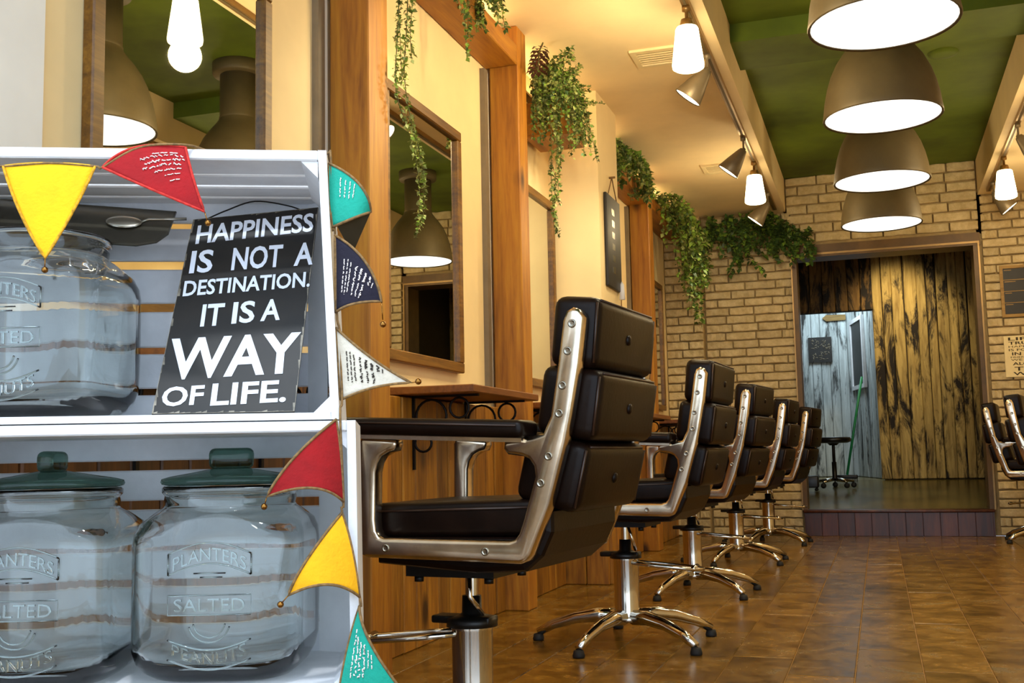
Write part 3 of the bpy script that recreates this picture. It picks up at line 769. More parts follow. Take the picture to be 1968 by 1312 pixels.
def strand_plant(name, label, cat, strands, leaf_l, leaf_w, step, mats, spread=1.0, stem_r=0.0022, group=None):
    base = Vector(strands[0][0])
    t = thing(name, label, cat, base, 0, group)
    sm, fm = MB(), MB()
    for st in strands:
        pts = [p - base for p in smooth_path(st)]
        sm.tube(pts, [stem_r * (1 - 0.6 * i / len(pts)) for i in range(len(pts))], 5)
        acc = 0
        for a, b in zip(pts, pts[1:]):
            seg = b - a; acc += seg.length
            while acc > step:
                acc -= step
                for q in range(2):
                    d = rv() * spread + seg.normalized() * 0.35 + Vector((0.25, 0, 0))
                    leaf(fm, a + seg * random.random() + rv(0.004), d, Vector((0, 0, 1)) + rv(0.6), leaf_l * random.uniform(0.6, 1.2), leaf_w * random.uniform(0.7, 1.2), random.randrange(len(mats)))
    obj('stem', sm, M['stem'], t)
    obj('foliage', fm, [M[m] for m in mats], t, kind='stuff')
    return t


def bush_strands(c, rx, ry, n, up, drop, out=0.1):
    c = Vector(c); res = []
    for _ in range(n):
        a = random.uniform(0, 2 * math.pi); ex = math.cos(a) * rx * random.uniform(0.5, 1); ey = math.sin(a) * ry * random.uniform(0.4, 1)
        h = up * random.uniform(0.2, 1); dz = drop * random.uniform(0.2, 1)
        ex = max(ex, -0.06)
        res.append([c, c + Vector((ex * 0.4 + out * 0.4, ey * 0.45, h)), c + Vector((ex * 0.85 + out * 0.8, ey * 0.85, h * 0.5)), c + Vector((ex + out, ey, -dz))])
    return res


# A: string vine over the beam, down across the nearest mirror
A = [[(-1.42, 3.09, 2.42), (-1.385, 3.10, 2.40), (-1.375, 3.08, 2.05), (-1.375, 3.05, 1.80), (-1.37, 3.10, 1.70), (-1.37, 3.18, 1.62), (-1.37, 3.22, 1.48), (-1.37, 3.19, 1.33)],
     [(-1.42, 3.13, 2.42), (-1.385, 3.15, 2.40), (-1.375, 3.15, 2.10), (-1.375, 3.12, 1.85), (-1.372, 3.17, 1.70), (-1.372, 3.24, 1.60), (-1.372, 3.26, 1.45), (-1.372, 3.22, 1.37)],
     [(-1.42, 3.16, 2.42), (-1.385, 3.17, 2.40), (-1.375, 3.19, 2.15), (-1.375, 3.17, 2.02), (-1.375, 3.18, 1.92)],
     [(-1.42, 3.10, 2.42), (-1.385, 3.11, 2.40), (-1.38, 3.09, 2.1), (-1.375, 3.09, 1.95), (-1.375, 3.10, 1.82)],
     [(-1.372, 3.14, 1.72), (-1.37, 3.20, 1.66), (-1.365, 3.24, 1.56), (-1.365, 3.25, 1.50)]]
strand_plant('string_vine', 'long stringy grey green vine hanging before the nearest mirror', 'plant', A, 0.018, 0.0065, 0.0075, ['leafa', 'leafa', 'leafb'], 1.0)
# B: fern on the beam
B = bush_strands((-1.43, 3.74, 2.43), 0.10, 0.26, 44, 0.05, 0.16, 0.08) + [[(-1.40, 3.60, 2.43), (-1.36, 3.61, 2.36), (-1.352, 3.62, 2.20), (-1.352, 3.63, 2.08)], [(-1.40, 3.62, 2.43), (-1.36, 3.65, 2.36), (-1.352, 3.65, 2.24), (-1.352, 3.65, 2.16)]]
strand_plant('trailing_fern', 'green fern on the wooden beam at the top of the photo', 'plant', B, 0.024, 0.008, 0.0095, ['leafb', 'leafa', 'leafc'])
# C: big bush on the planter box with long strands
C = bush_strands((-1.43, 4.82, 2.31), 0.14, 0.34, 70, 0.12, 0.26, 0.09)
for i in range(18):      # sprigs that stand up and out
    a = random.uniform(-0.34, 0.36); h = random.uniform(0.02, 0.14)
    C.append([(-1.43, 4.86, 2.31), (-1.37, 4.86 + a * 0.5, 2.32 + h * 0.8), (-1.28 + random.uniform(0, 0.10), 4.86 + a, 2.32 + h)])
C += [[(-1.40, 4.62, 2.33), (-1.34, 4.60, 2.28), (-1.31, 4.58, 2.05), (-1.31, 4.56, 1.88), (-1.31, 4.57, 1.74), (-1.31, 4.62, 1.64)],
      [(-1.40, 4.68, 2.33), (-1.34, 4.66, 2.28), (-1.31, 4.66, 2.05), (-1.31, 4.63, 1.88), (-1.31, 4.60, 1.70), (-1.31, 4.66, 1.60)],
      [(-1.40, 4.70, 2.33), (-1.34, 4.70, 2.26), (-1.31, 4.69, 2.0), (-1.31, 4.67, 1.85), (-1.31, 4.68, 1.76)],
      [(-1.40, 5.0, 2.33), (-1.28, 5.02, 2.31), (-1.25, 5.08, 2.18), (-1.24, 5.14, 2.06)],
      [(-1.40, 4.74, 2.33), (-1.34, 4.74, 2.26), (-1.31, 4.73, 2.08), (-1.31, 4.72, 1.95)]]
strand_plant('trailing_fern', 'big bushy fern with long strands spilling from the planter box', 'plant', C, 0.022, 0.0085, 0.0105, ['leafb', 'leafa', 'leafc', 'leafa'])
t = thing('dried_cone_spray', 'dried reddish brown leaf spray leaning at the top of the second post', 'plant', (-1.365, 4.47, 2.33))
fm = MB()
for i in range(70):
    a = i * 2.4; h = i / 70
    leaf(fm, Vector((0.03 + 0.03 * math.cos(a) * (1 - h * 0.5), 0.035 * math.sin(a) + 0.05 * h, -0.02 + 0.13 * h)), Vector((math.cos(a), math.sin(a), -0.5)), Vector((0, 0, 1)), 0.03, 0.012)
obj('leaves', fm, M['leafd'], t, kind='stuff')
obj('stem', MB().tube([(0.03, 0, -0.02), (0.03, 0.03, 0.08), (0.04, 0.06, 0.13)], 0.004, 5), M['stem'], t)
# D: plant on the beam before the farthest post
D = bush_strands((-1.44, 6.55, 2.43), 0.10, 0.52, 64, 0.06, 0.20, 0.08)
strand_plant('trailing_fern', 'dark green fern on the beam before the farthest post', 'plant', D, 0.034, 0.012, 0.013, ['leafc', 'leafa', 'leafb'])
# E: ivy trailing beyond the farthest post
E_ = []
for i in range(46):
    y = 7.42 + 0.98 * random.random() ** 0.7; out = random.uniform(0.02, 0.22); dz = random.uniform(0.15, 0.7) * (0.6 if y < 7.8 else 1) * (1.3 if 0.06 < out < 0.16 else 0.8)
    E_.append([(-1.45, y, 2.43), (-1.40 + out * 0.6, y + 0.02, 2.40 + random.uniform(0, 0.05)), (-1.38 + out, y + random.uniform(-0.06, 0.06), 2.38 - dz * 0.5), (-1.37 + out, y + random.uniform(-0.08, 0.08), 2.38 - dz)])
strand_plant('ivy', 'leafy ivy cascading from the far beam past the farthest post', 'plant', E_, 0.040, 0.016, 0.020, ['leafb', 'leafc', 'leafb', 'leafa'])
# F: garland along the back brick wall
G = []
for i in range(64):
    x = -1.22 + 0.78 * random.random(); z = 2.44 - 0.10 * random.random() - (0.12 if x > -0.7 else 0) * random.random() - (0.08 if x > -0.55 else 0)
    y = 8.61 - random.uniform(0.0, 0.04)
    dz = random.uniform(0.05, 0.22) + (0.30 if -1.0 < x < -0.84 else 0) * random.random()
    G.append([(x, y, z), (x + random.uniform(-0.06, 0.06), y - 0.05, z + 0.03), (x + random.uniform(-0.08, 0.1), y - 0.06, z - dz * 0.5), (x + random.uniform(-0.08, 0.1), y - 0.05, z - dz)])
G.append([(-1.22, 8.63, 2.40), (-0.9, 8.63, 2.38), (-0.5, 8.64, 2.30)])
strand_plant('leaf_garland', 'dark leafy garland along the top of the brick back wall', 'plant', G, 0.046, 0.018, 0.018, ['leafc', 'leafc', 'leafc', 'leafb'])

# ------------------------------------------------------------------ wall signs
t = thing('hanging_sign', 'tall black sign hung by a cord on the plaster pier', 'sign', (-1.288, 5.45, 1.50))
obj('board', MB().rbox((0.0, 0, 0.0), (0.016, 0.31, 0.49), 0.004, 2), M['black_board'], t)
ln = MB()
for k in range(6):
    z = 0.08 + 0.062 * k
    ln.box((0.016, 0.11, z), (0.0168, 0.17, z + 0.034))
obj('lettering', ln, M['steel'], t)
obj('cord', MB().tube([(0.012, 0.05, 0.48), (0.012, 0.155, 0.60), (0.012, 0.26, 0.48)], 0.003, 6), M['cord'], t)
obj('peg', MB().tube([(-0.002, 0.155, 0.60), (0.03, 0.155, 0.60)], 0.006, 8), M['cord'], t)
obj('tassel', MB().lathe([(0, 0.04), (0.012, 0.02), (0.016, -0.06), (0, -0.06)], 10, (0.022, 0.28, 0.02)), M['letter'], t)

t = thing('menu_board', 'wood framed black four panel board on the right brick wall', 'board', (0.90, YB - 0.03, 1.57))
for lo, hi in (((0, -0.02, 0), (0.42, 0, 0.022)), ((0, -0.02, 0.358), (0.42, 0, 0.38)), ((0, -0.02, 0.022), (0.022, 0, 0.358)), ((0.398, -0.02, 0.022), (0.42, 0, 0.358))): obj('frame', MB().box(lo, hi), M['frame_tan'], t)
ink = MB()
for k in range(4):
    z = 0.022 + 0.084 * k
    obj('panel', MB().box((0.022, -0.012, z + 0.003), (0.398, -0.004, z + 0.081)), M['black_board'], t)
    ink.box((0.03, -0.0128, z + 0.068), (0.03 + (0.05, 0.045, 0.075, 0.05)[k], -0.0121, z + 0.074))
for z in (0.104, 0.188, 0.272): obj('divider', MB().box((0.022, -0.013, z), (0.398, -0.004, z + 0.005)), M['frame_tan'], t)
obj('lettering', ink, M['frame_tan'], t, kind='stuff')

t = thing('word_sign', 'cream board of brown words below the black menu board', 'sign', (0.898, YB - 0.03, 1.135))
obj('board', MB().rbox((0, -0.014, 0), (0.30, 0, 0.30), 0.002, 1, smooth=False), M['paper'], t)
ink = MB()
rows = (("LIFE'S", 0.03, 0.27, 0.265, 0.024, 0.02), ('TRUEST', 0.03, 0.27, 0.235, 0.022, 0.02), ('HAPPINESS', 0.03, 0.27, 0.213, 0.014, 0.0), ('IS FOUND', 0.03, 0.27, 0.188, 0.017, 0.01),
        ('IN THE', 0.05, 0.25, 0.157, 0.022, 0.02), ('FRIENDSHIPS', 0.04, 0.26, 0.137, 0.012, 0.0), ('WE MAKE', 0.04, 0.26, 0.117, 0.014, 0.0), ('ALONG', 0.05, 0.25, 0.085, 0.022, 0.02),
        ('THE', 0.06, 0.24, 0.045, 0.028, 0.02), ('WAY', 0.05, 0.25, 0.012, 0.024, 0.02))
for s, x0, x1, z, h, b in rows:
    put_text(ink, s, lambda a, c, x0=x0, x1=x1, z=z, h=h: (x0 + (x1 - x0) * a, -0.0146, z + h * c), b)
obj('lettering', ink, M['print_dark'], t)

# ------------------------------------------------------------------ back-room things
t = thing('rolling_stool', 'black round rolling stool in the raised back room', 'stool', (-0.37, 9.78, 0.318))
obj('seat', MB().lathe([(0, 0.38), (0.12, 0.38), (0.145, 0.392), (0.15, 0.41), (0.14, 0.428), (0.0, 0.432)], 24), M['stool'], t)
obj('column', MB().lathe([(0.02, 0.06), (0.02, 0.22), (0.013, 0.22), (0.013, 0.38)], 14).lathe([(0.03, 0.36), (0.05, 0.38)], 14), M['black'], t)
for q in range(5):
    a = R(20 + 72 * q); d = Vector((math.cos(a), math.sin(a), 0))
    l = obj('leg', MB().tube([d * 0.01 + Vector((0, 0, 0.075)), d * 0.16 + Vector((0, 0, 0.055))], [0.015, 0.011], 8), M['chrome'], t)
    obj('caster', MB().ball(tuple(d * 0.16 + Vector((0, 0, 0.024))), (0.024, 0.014, 0.024), 10), M['rubber'], l)
t = thing('storage_bin', 'low dark bin on the back room floor left of the stool', 'box', (-0.585, 9.62, 0.298))
obj('bin', MB().rbox((-0.09, -0.07, 0.03), (0.09, 0.07, 0.13), 0.01, 2), M['stool'], t)
obj('caster', MB().ball((-0.07, -0.04, 0.015), 0.015, 8).ball((0.07, -0.04, 0.015), 0.015, 8).ball((-0.07, 0.04, 0.015), 0.015, 8).ball((0.07, 0.04, 0.015), 0.015, 8), M['rubber'], t)
t = thing('broom', 'green handled broom leaning in the blue lit doorway', 'broom', (-0.28, 10.16, ZP - 0.015))
obj('handle', MB().tube([(0.0, 0.0, 0.06), (0.165, 0.13, 0.93)], 0.011, 8), M['green_plastic'], t)
obj('head', MB().rbox((-0.09, -0.02, 0.03), (0.09, 0.02, 0.065), 0.008, 2), M['black'], t)
br = MB()
for k in range(14):
    for j in range(3): br.tube([(-0.082 + 0.0126 * k, -0.012 + 0.012 * j, 0.035), (-0.086 + 0.0132 * k, -0.016 + 0.016 * j, 0.0)], 0.003, 4)
obj('bristles', br, M['black'], t, kind='stuff')
t = thing('art_print', 'black and white patterned print on the whitewashed far wall', 'picture', (-0.52, YW - 0.012, 1.66))
obj('canvas', MB().box((-0.115, -0.012, -0.128), (0.115, 0.008, 0.128)), M['black_board'], t)
pt = MB()
for k in range(46):
    a = random.uniform(0, 6.28); cx, cz = random.uniform(-0.09, 0.09), random.uniform(-0.105, 0.105); l = random.uniform(0.01, 0.022)
    pt.tube([(cx - l * math.cos(a), -0.0125, cz - l * math.sin(a)), (cx + 0.006, -0.0125, cz + 0.004), (cx + l * math.cos(a), -0.0125, cz + l * math.sin(a))], 0.003, 4)
obj('pattern', pt, M['trim'], t, kind='stuff')
tag(obj('arrow_sign', MB().prism([(-0.10, 0.0), (-0.06, 0.032), (0.13, 0.028), (0.13, -0.028), (-0.06, -0.032)], 0, 0.012, lambda a, b, d: (a, -d, b)), M['arrow'], loc=(-0.385, YW - 0.008, 1.98)),
    'small wooden arrow board pointing left above the print', 'sign')

# ------------------------------------------------------------------ crates, jars, sign, bunting (local frame: x right, y into the crate, z up)
CO = Vector((-0.651, 1.262, 0.683)); CR = R(24.9)
CM = Matrix.Translation(CO) @ Matrix.Rotation(CR, 4, 'Z')
def cw(p): return CM @ Vector(p)

bn = thing('display_bench', 'low white bench under the crates, below the photo edge', 'bench', cw((-0.25, 0.13, -0.345)) - Vector((0, 0, CO.z - 0.345)), CR)
obj('top', MB().rbox((-0.285, -0.13, 0.308), (0.270, 0.13, 0.338), 0.005, 2), M['white_paint'], bn)
for a in (-0.25, 0.235):
    for b in (-0.10, 0.10): obj('leg', MB().box((a - 0.02, b - 0.02, 0), (a + 0.02, b + 0.02, 0.308)), M['white_paint'], bn)


def crate(label, x0, xr_top, xr_bot, z0, z1, gaps, cp=0.030):
    t = thing('wooden_crate', label, 'crate', CO, CR)
    D = 0.262; T = 0.011
    def side(xa, xb):   # side panel leaning between its top and bottom x
        return MB().add([(xb - T, 0, z0), (xb, 0, z0), (xb, D, z0), (xb - T, D, z0), (xa - T, 0, z1), (xa, 0, z1), (xa, D, z1), (xa - T, D, z1)],
                        [(0, 3, 2, 1), (4, 5, 6, 7), (0, 1, 5, 4), (1, 2, 6, 5), (2, 3, 7, 6), (3, 0, 4, 7)])
    obj('side_panel', side(xr_top, xr_bot), M['white_paint'], t)
    obj('side_panel', side(x0 + T, x0 + T), M['white_paint'], t)
    xt, xb = xr_top - T, xr_bot - T
    # top boards with gaps, bottom boards
    ys = ((0.0, 0.075), (0.083, 0.135), (0.150, 0.205), (0.213, D - 0.012))
    for a, b in ys:
        obj('top_board', MB().rbox((x0 + T, a, z1 - 0.014), (xt + 0.0005, b, z1), 0.002, 1, smooth=False), M['white_paint'], t)
    obj('bottom_board', MB().box((x0 + T, 0, z0), (xb + 0.0005, D - 0.012, z0 + 0.009)), M['white_paint'], t)
    # back slats between the gaps
    zz = [z0] + [g for gp in gaps for g in gp] + [z1]
    for a, b in zip(zz[0::2], zz[1::2]):
        if b - a < 0.005: continue
        obj('slat', MB().rbox((x0 + T, D - 0.011, a), (max(xt, xb) - 0.002, D, b), 0.002, 1, smooth=False), M['slat'], t)
    # corner posts at the back and triangular cleats along the four long corners
    xm = min(xt, xb)
    obj('corner_post', MB().add([(xm, 0.225, z0 + 0.009), (xm, D - 0.011, z0 + 0.009), (xm - cp, D - 0.011, z0 + 0.009), (xt, 0.225, z1 - 0.014), (xt, D - 0.011, z1 - 0.014), (xt - cp, D - 0.011, z1 - 0.014)],
                                [(0, 1, 2), (3, 5, 4), (0, 2, 5, 3), (0, 3, 4, 1), (1, 4, 5, 2)]), M['white_paint'], t)
    for (xc, zc, sx, sz, L) in ((xt, z1 - 0.014, -1, -1, 0.022), (xb, z0 + 0.009, -1, 1, 0.022), (x0 + T, z1 - 0.014, 1, -1, 0.022), (x0 + T, z0 + 0.009, 1, 1, 0.022)):
        obj('corner_cleat', MB().prism([(0, 0), (sx * L, 0), (0, sz * L)], 0.004, 0.22, lambda a, b, d, xc=xc, zc=zc: (xc + a, d, zc + b)), M['white_paint'], t)
    return t


crate('upper white slatted wooden crate standing on the lower crate', -0.53, -0.016, 0.0, 0.0, 0.351, ((0.049, 0.059), (0.110, 0.120), (0.173, 0.186), (0.237, 0.250), (0.299, 0.308)))
crate('lower white slatted wooden crate holding two lidded jars', -0.53, 0.020, 0.024, -0.338, -0.0015, ((-0.288, -0.277), (-0.234, -0.222), (-0.178, -0.166), (-0.118, -0.105), (-0.061, -0.047)), 0.05)

N_ = 72
def se(hw, n, z):
    out = []
    for k in range(N_):
        a = 2 * math.pi * k / N_; c, s = math.cos(a), math.sin(a)
        r = hw / (abs(c) ** n + abs(s) ** n) ** (1 / n)
        out.append((r * c, r * s, z))
    return out


OUT = [(0.080, 3.4, 0.000), (0.090, 3.6, 0.004), (0.099, 4.2, 0.012), (0.105, 5.5, 0.024), (0.1075, 7, 0.040), (0.108, 7.5, 0.10), (0.108, 7.5, 0.172), (0.1072, 6.5, 0.187), (0.104, 5, 0.199),
       (0.098, 3.4, 0.207), (0.092, 2.6, 0.214), (0.0875, 2.1, 0.218), (0.086, 2, 0.222), (0.0875, 2, 0.228), (0.0865, 2, 0.234), (0.0905, 2, 0.238), (0.0905, 2, 0.244), (0.088, 2, 0.2465)]
INN = [(0.084, 2, 0.2465), (0.082, 2, 0.235), (0.0825, 2, 0.217), (0.088, 2.5, 0.211), (0.094, 3.4, 0.203), (0.1, 4.6, 0.192), (0.1033, 6.5, 0.183), (0.1040, 7.5, 0.170), (0.1040, 7.5, 0.046), (0.101, 5, 0.030), (0.090, 4, 0.020), (0.07, 3, 0.016)]


def jar(label, x, y, z, rz, lid_rot=None):
    t = thing('glass_jar', label, 'jar', cw((x, y, z)), CR + rz, 'embossed glass peanut jars')
    rings = [se(*q) for q in OUT + INN]
    vs = [p for r in rings for p in r]; fs = []
    for i in range(len(rings) - 1):
        for k in range(N_):
            fs.append((i * N_ + k, i * N_ + (k + 1) % N_, (i + 1) * N_ + (k + 1) % N_, (i + 1) * N_ + k))
    b0 = len(vs); vs.append((0, 0, 0.006)); vs.append((0, 0, 0.0145)); L = (len(rings) - 1) * N_
    for k in range(N_): fs.append((b0, (k + 1) % N_, k)); fs.append((b0 + 1, L + k, L + (k + 1) % N_))
    mb = MB(); mb.add(vs, fs, True); obj('body', mb, M['jar_solid'], t)
    fy = -0.1085
    em = MB()
    def arc(x0, x1, zc, h, n=18): return [(x0 + (x1 - x0) * k / n, fy, zc + h * math.sin(math.pi * k / n)) for k in range(n + 1)]
    W = 0.052
    # banner, plate, roundel and lower banner
    em.tube(arc(-W, W, 0.163, 0.014), 0.0011, 6).tube(arc(-W, W, 0.137, 0.014), 0.0011, 6).tube([(-W, fy, 0.137), (-W, fy, 0.163)], 0.0011, 6).tube([(W, fy, 0.137), (W, fy, 0.163)], 0.0011, 6)
    em.tube([(-0.020, fy, 0.139), (0.020, fy, 0.139)], 0.0009, 5).tube([(-0.012, fy, 0.134), (0.016, fy, 0.134)], 0.0009, 5)
    em.tube([(-W, fy, 0.088), (W, fy, 0.088), (W, fy, 0.112), (-W, fy, 0.112)], 0.0011, 6, closed=True)
    em.torus((0.0, fy, 0.080), 0.026, 0.0011, 20, 6, a0=math.pi * 1.08, a1=math.pi * 1.92).torus((0.0, fy, 0.080), 0.020, 0.0011, 20, 6, a0=math.pi * 1.05, a1=math.pi * 1.95)
    em.tube([(p[0], fy, 0.058 - (p[2] - 0.058)) for p in arc(-W, W, 0.058, 0.013)], 0.0011, 6).tube([(p[0], fy, 0.034 - (p[2] - 0.034)) for p in arc(-W, W, 0.034, 0.013)], 0.0011, 6)
    obj('relief', em, M['emboss'], t)
    for word, x0, x1, z, h, sag in (('PLANTERS', -0.046, 0.046, 0.142, 0.016, 0.013), ('SALTED', -0.044, 0.044, 0.092, 0.016, 0.0), ('PEANUTS', -0.046, 0.046, 0.039, 0.015, -0.012)):
        tx = MB()
        put_text(tx, word, lambda a, c: (x0 + (x1 - x0) * a, fy - 0.0012, z + h * c + sag * math.sin(math.pi * a)), 0.0)
        b = bmesh.new(); vv = [b.verts.new(p) for p in tx.v]
        for f in tx.f:
            try: b.faces.new([vv[q] for q in f])
            except Exception: pass
        ex = bmesh.ops.extrude_face_region(b, geom=list(b.faces))       # give the letters depth
        for v in ex['geom']:
            if isinstance(v, bmesh.types.BMVert): v.co.y += 0.0022
        bmesh.ops.recalc_face_normals(b, faces=list(b.faces))
        obj('lettering', MB().bm(b, False), M['emboss'], t); b.free()
    if lid_rot is not None:
        ld = MB().lathe([(0, 0.2475), (0.086, 0.2475), (0.091, 0.249), (0.0925, 0.252), (0.091, 0.256), (0.080, 0.259), (0.050, 0.264), (0.028, 0.268), (0.018, 0.270), (0, 0.270)], 48)
        l = obj('lid', ld, M['lid'], t)
        X = Matrix.Rotation(lid_rot, 4, 'Z')
        obj('knob', MB().rbox((-0.030, -0.011, 0.268), (0.030, 0.011, 0.296), 0.008, 3, mat=X), M['lid'], l)
    return t


jar('right lidded glass jar in the lower crate, broad lid knob', -0.151, 0.122, -0.3285, R(-6), 0.0)
jar('left lidded glass jar in the lower crate, narrow lid knob', -0.386, 0.124, -0.3285, R(-5), R(88))
jar('open glass jar in the upper crate under the yellow pennant', -0.406, 0.122, 0.0095, R(-9))

# dark tray with a spoon leaning over the open jar
t = thing('serving_tray', 'dark tray leaning on the mouth of the open upper jar', 'tray', cw((-0.36, 0.150, 0.2585)), CR)
X = Matrix.Rotation(R(4), 4, 'Y') @ Matrix.Rotation(R(44), 4, 'X')
obj('tray', MB().prism([(-0.14, 0), (0.072, 0.0), (0.098, 0.012), (0.110, 0.036), (0.110, 0.095), (-0.14, 0.095)], -0.003, 0.003, lambda a, b, d: (a, b, d), 0.0025, 2, mat=X), M['tray'], t)
sp_ = tag(obj('spoon', MB().ball((0, 0, 0), (0.026, 0.016, 0.003), 18).tube([(0.024, 0.002, 0), (0.034, 0.006, 0.003), (0.05, 0.008, 0.003), (0.085, 0.016, 0.002)], 0.0022, 6), M['steel']), 'metal spoon lying against the dark tray', 'spoon')
sp_.matrix_world = CM @ Matrix.Translation((-0.36, 0.150, 0.2585)) @ X @ Matrix.Translation((0.045, 0.050, 0.0062))

# motto sign leaning in the upper crate
SB = [Vector((-0.244, 0.055, 0.0125)), Vector((-0.060, 0.042, 0.0125)), Vector((-0.038, 0.200, 0.317)), Vector((-0.219, 0.200, 0.300))]
es = (SB[1] - SB[0]).normalized(); tl = SB[3] - SB[0]; et = (tl - es * tl.dot(es)).normalized(); en = es.cross(et)    # en points to the camera
t = thing('motto_sign', 'dark brown metal sign with white motto leaning in the upper crate', 'sign', CO, CR)
def q3(s, u, d=0.0): return SB[0] + es * s + et * u + en * d
QC = [(0, 0), (0.1845, 0.0), (0.1953, 0.3458), (0.0147, 0.3249)]
obj('panel', MB().prism(QC, -0.003, 0.0, lambda a, b, d: q3(a, b, d)), M['sign'], t)
wear = MB()
for (a, b) in ((0, 1), (1, 2), (2, 3), (3, 0)):
    p, q = Vector(QC[a]), Vector(QC[b]); n = 26; inw = (Vector((0.0975, 0.17)) - (p + q) / 2).normalized()
    for k in range(n):
        w = random.uniform(0.0006, 0.0042) if random.random() < 0.6 else 0.0008
        p0, p1 = p.lerp(q, k / n), p.lerp(q, (k + 1) / n)
        wear.add([q3(*p0, 0.0004), q3(*p1, 0.0004), q3(*(p1 + inw * w), 0.0004), q3(*(p0 + inw * random.uniform(0.0006, w)), 0.0004)], [(0, 1, 2, 3)])
obj('worn_edge', wear, M['sign_edge'], t)
ink = MB()
def line(s, p0, p1, h, bold=0.022, lean=0.0):
    p0, p1 = Vector(p0), Vector(p1); ax = p1 - p0; ay = Vector((lean, h))
    put_text(ink, s, lambda a, c: q3(*(p0 + ax * a + ay * c), 0.0008), bold)
line('HAPPINESS', (0.0232, 0.2785), (0.190, 0.300), 0.035)
line('IS', (0.0204, 0.2258), (0.0520, 0.2285), 0.041)
line('NOT', (0.0788, 0.2305), (0.1494, 0.2360), 0.041)
line('A', (0.1665, 0.2373), (0.1932, 0.2397), 0.041)
line('DESTINATION.', (0.0165, 0.1865), (0.1915, 0.2005), 0.027)
line('IT', (0.0465, 0.1355), (0.077, 0.1375), 0.037)
line('IS', (0.0885, 0.139), (0.1190, 0.1415), 0.037)
line('A', (0.1275, 0.1430), (0.1541, 0.1450), 0.036)
line('WAY', (0.0110, 0.0505), (0.1850, 0.0585), 0.066, 0.024)
line('OF', (0.0103, 0.0099), (0.0640, 0.0126), 0.030)
line('LIFE.', (0.0741, 0.0101), (0.1720, 0.0143), 0.034)
obj('lettering', ink, M['letter'], t)
obj('hanging_wire', MB().tube(smooth_path([q3(0.03, 0.325, -0.002), q3(0.06, 0.345, -0.004), q3(0.10, 0.362, -0.004), q3(0.15, 0.352, -0.003), q3(0.178, 0.338, -0.002)]), 0.0012, 6), M['iron'], t)

# bunting: triangle patches with curved edges
bt = thing('bunting', 'felt pennant bunting with bells draped over both white crates', 'bunting', CO, CR)


def patch(P, a, b):
    A, B, Cc, ab, bc, ca = P
    u, v, w = (1 - a) * (1 - b), a * (1 - b), b
    return A * u * u + B * v * v + Cc * w * w + ab * (2 * u * v) + bc * (2 * v * w) + ca * (2 * w * u)


def pennant(label, pts, mat, trim, ink=None, rows=(), bell=True, back=None):
    A, B, Cc, mab, mbc, mca = [Vector(p) for p in pts]
    P = (A, B, Cc, 2 * mab - (A + B) / 2, 2 * mbc - (B + Cc) / 2, 2 * mca - (Cc + A) / 2)
    n = 14; mb = MB(); vs = []; idx = {}
    for j in range(n + 1):
        for i in range(n + 1):
            idx[i, j] = len(vs); vs.append(patch(P, i / n, j / n))
    fs = [(idx[i, j], idx[i + 1, j], idx[i + 1, j + 1], idx[i, j + 1]) for j in range(n) for i in range(n)]
    # two faces a millimetre apart: felt has thickness
    nrm = (B - A).cross(Cc - A).normalized()
    if nrm.y > 0: nrm = -nrm
    m = len(vs); vs2 = [v - nrm * 0.0012 for v in vs]
    mb.add(vs + vs2, fs + [tuple(m + q for q in f[::-1]) for f in fs] + [(idx[0, j], idx[0, j + 1], m + idx[0, j + 1], m + idx[0, j]) for j in range(n)] + [(idx[n, j], m + idx[n, j], m + idx[n, j + 1], idx[n, j + 1]) for j in range(n)], True)
    o = obj('pennant', mb, M[mat], bt, label=label)
    obj('trim', MB().tube([patch(P, 0, k / 16) for k in range(17)] + [patch(P, 1, 1 - k / 16) for k in range(1, 17)], 0.0018, 6).tube([patch(P, k / 16, 0) for k in range(17)], 0.0015, 6), M[trim], o)
    if bell:
        dn = Vector((0, 0, -1)) if bell is True else Vector(bell)
        e = Cc + dn * 0.012
        obj('bell', MB().tube([Cc, e], 0.0008, 5).ball(tuple(e + dn * 0.003), 0.0042, 12), M['bell'], o)
    if ink:
        sc = MB(); rnd = random.Random(label)
        for (b, a0, a1, r, amp) in rows:
            a = a0
            while a < a1:
                L = rnd.uniform(0.02, 0.09) * (1 + b); e = min(a1, a + L); k = max(3, int((e - a) / 0.012)); pl = []
                for q in range(k):
                    aa = a + (e - a) * q / (k - 1); p = patch(P, aa, min(0.97, b + rnd.uniform(-amp, amp)))
                    pl.append(p + nrm * 0.0008)
                sc.tube(pl, r, 4); a = e + rnd.uniform(0.012, 0.03)
        if sc.v: obj('lettering', sc, M[ink], o)
    return o


RW = [(0.10, 0.30, 0.50, 0.0007, 0.004), (0.14, 0.28, 0.56, 0.0007, 0.004), (0.20, 0.22, 0.44, 0.0008, 0.016), (0.26, 0.22, 0.46, 0.0009, 0.020), (0.32, 0.22, 0.46, 0.0008, 0.018),
      (0.24, 0.52, 0.80, 0.0007, 0.012), (0.31, 0.54, 0.84, 0.0007, 0.014), (0.40, 0.30, 0.80, 0.0007, 0.008), (0.46, 0.28, 0.82, 0.0006, 0.006), (0.52, 0.26, 0.82, 0.0006, 0.006)]
RN = [(0.16, 0.25, 0.75, 0.0007, 0.006), (0.22, 0.22, 0.78, 0.0007, 0.006), (0.28, 0.24, 0.76, 0.0007, 0.008), (0.38, 0.22, 0.80, 0.0008, 0.018), (0.47, 0.20, 0.46, 0.001, 0.022),
      (0.48, 0.52, 0.82, 0.0007, 0.016), (0.56, 0.20, 0.44, 0.001, 0.022), (0.57, 0.50, 0.86, 0.0007, 0.022), (0.66, 0.16, 0.40, 0.0009, 0.02), (0.73, 0.2, 0.4, 0.0007, 0.004)]
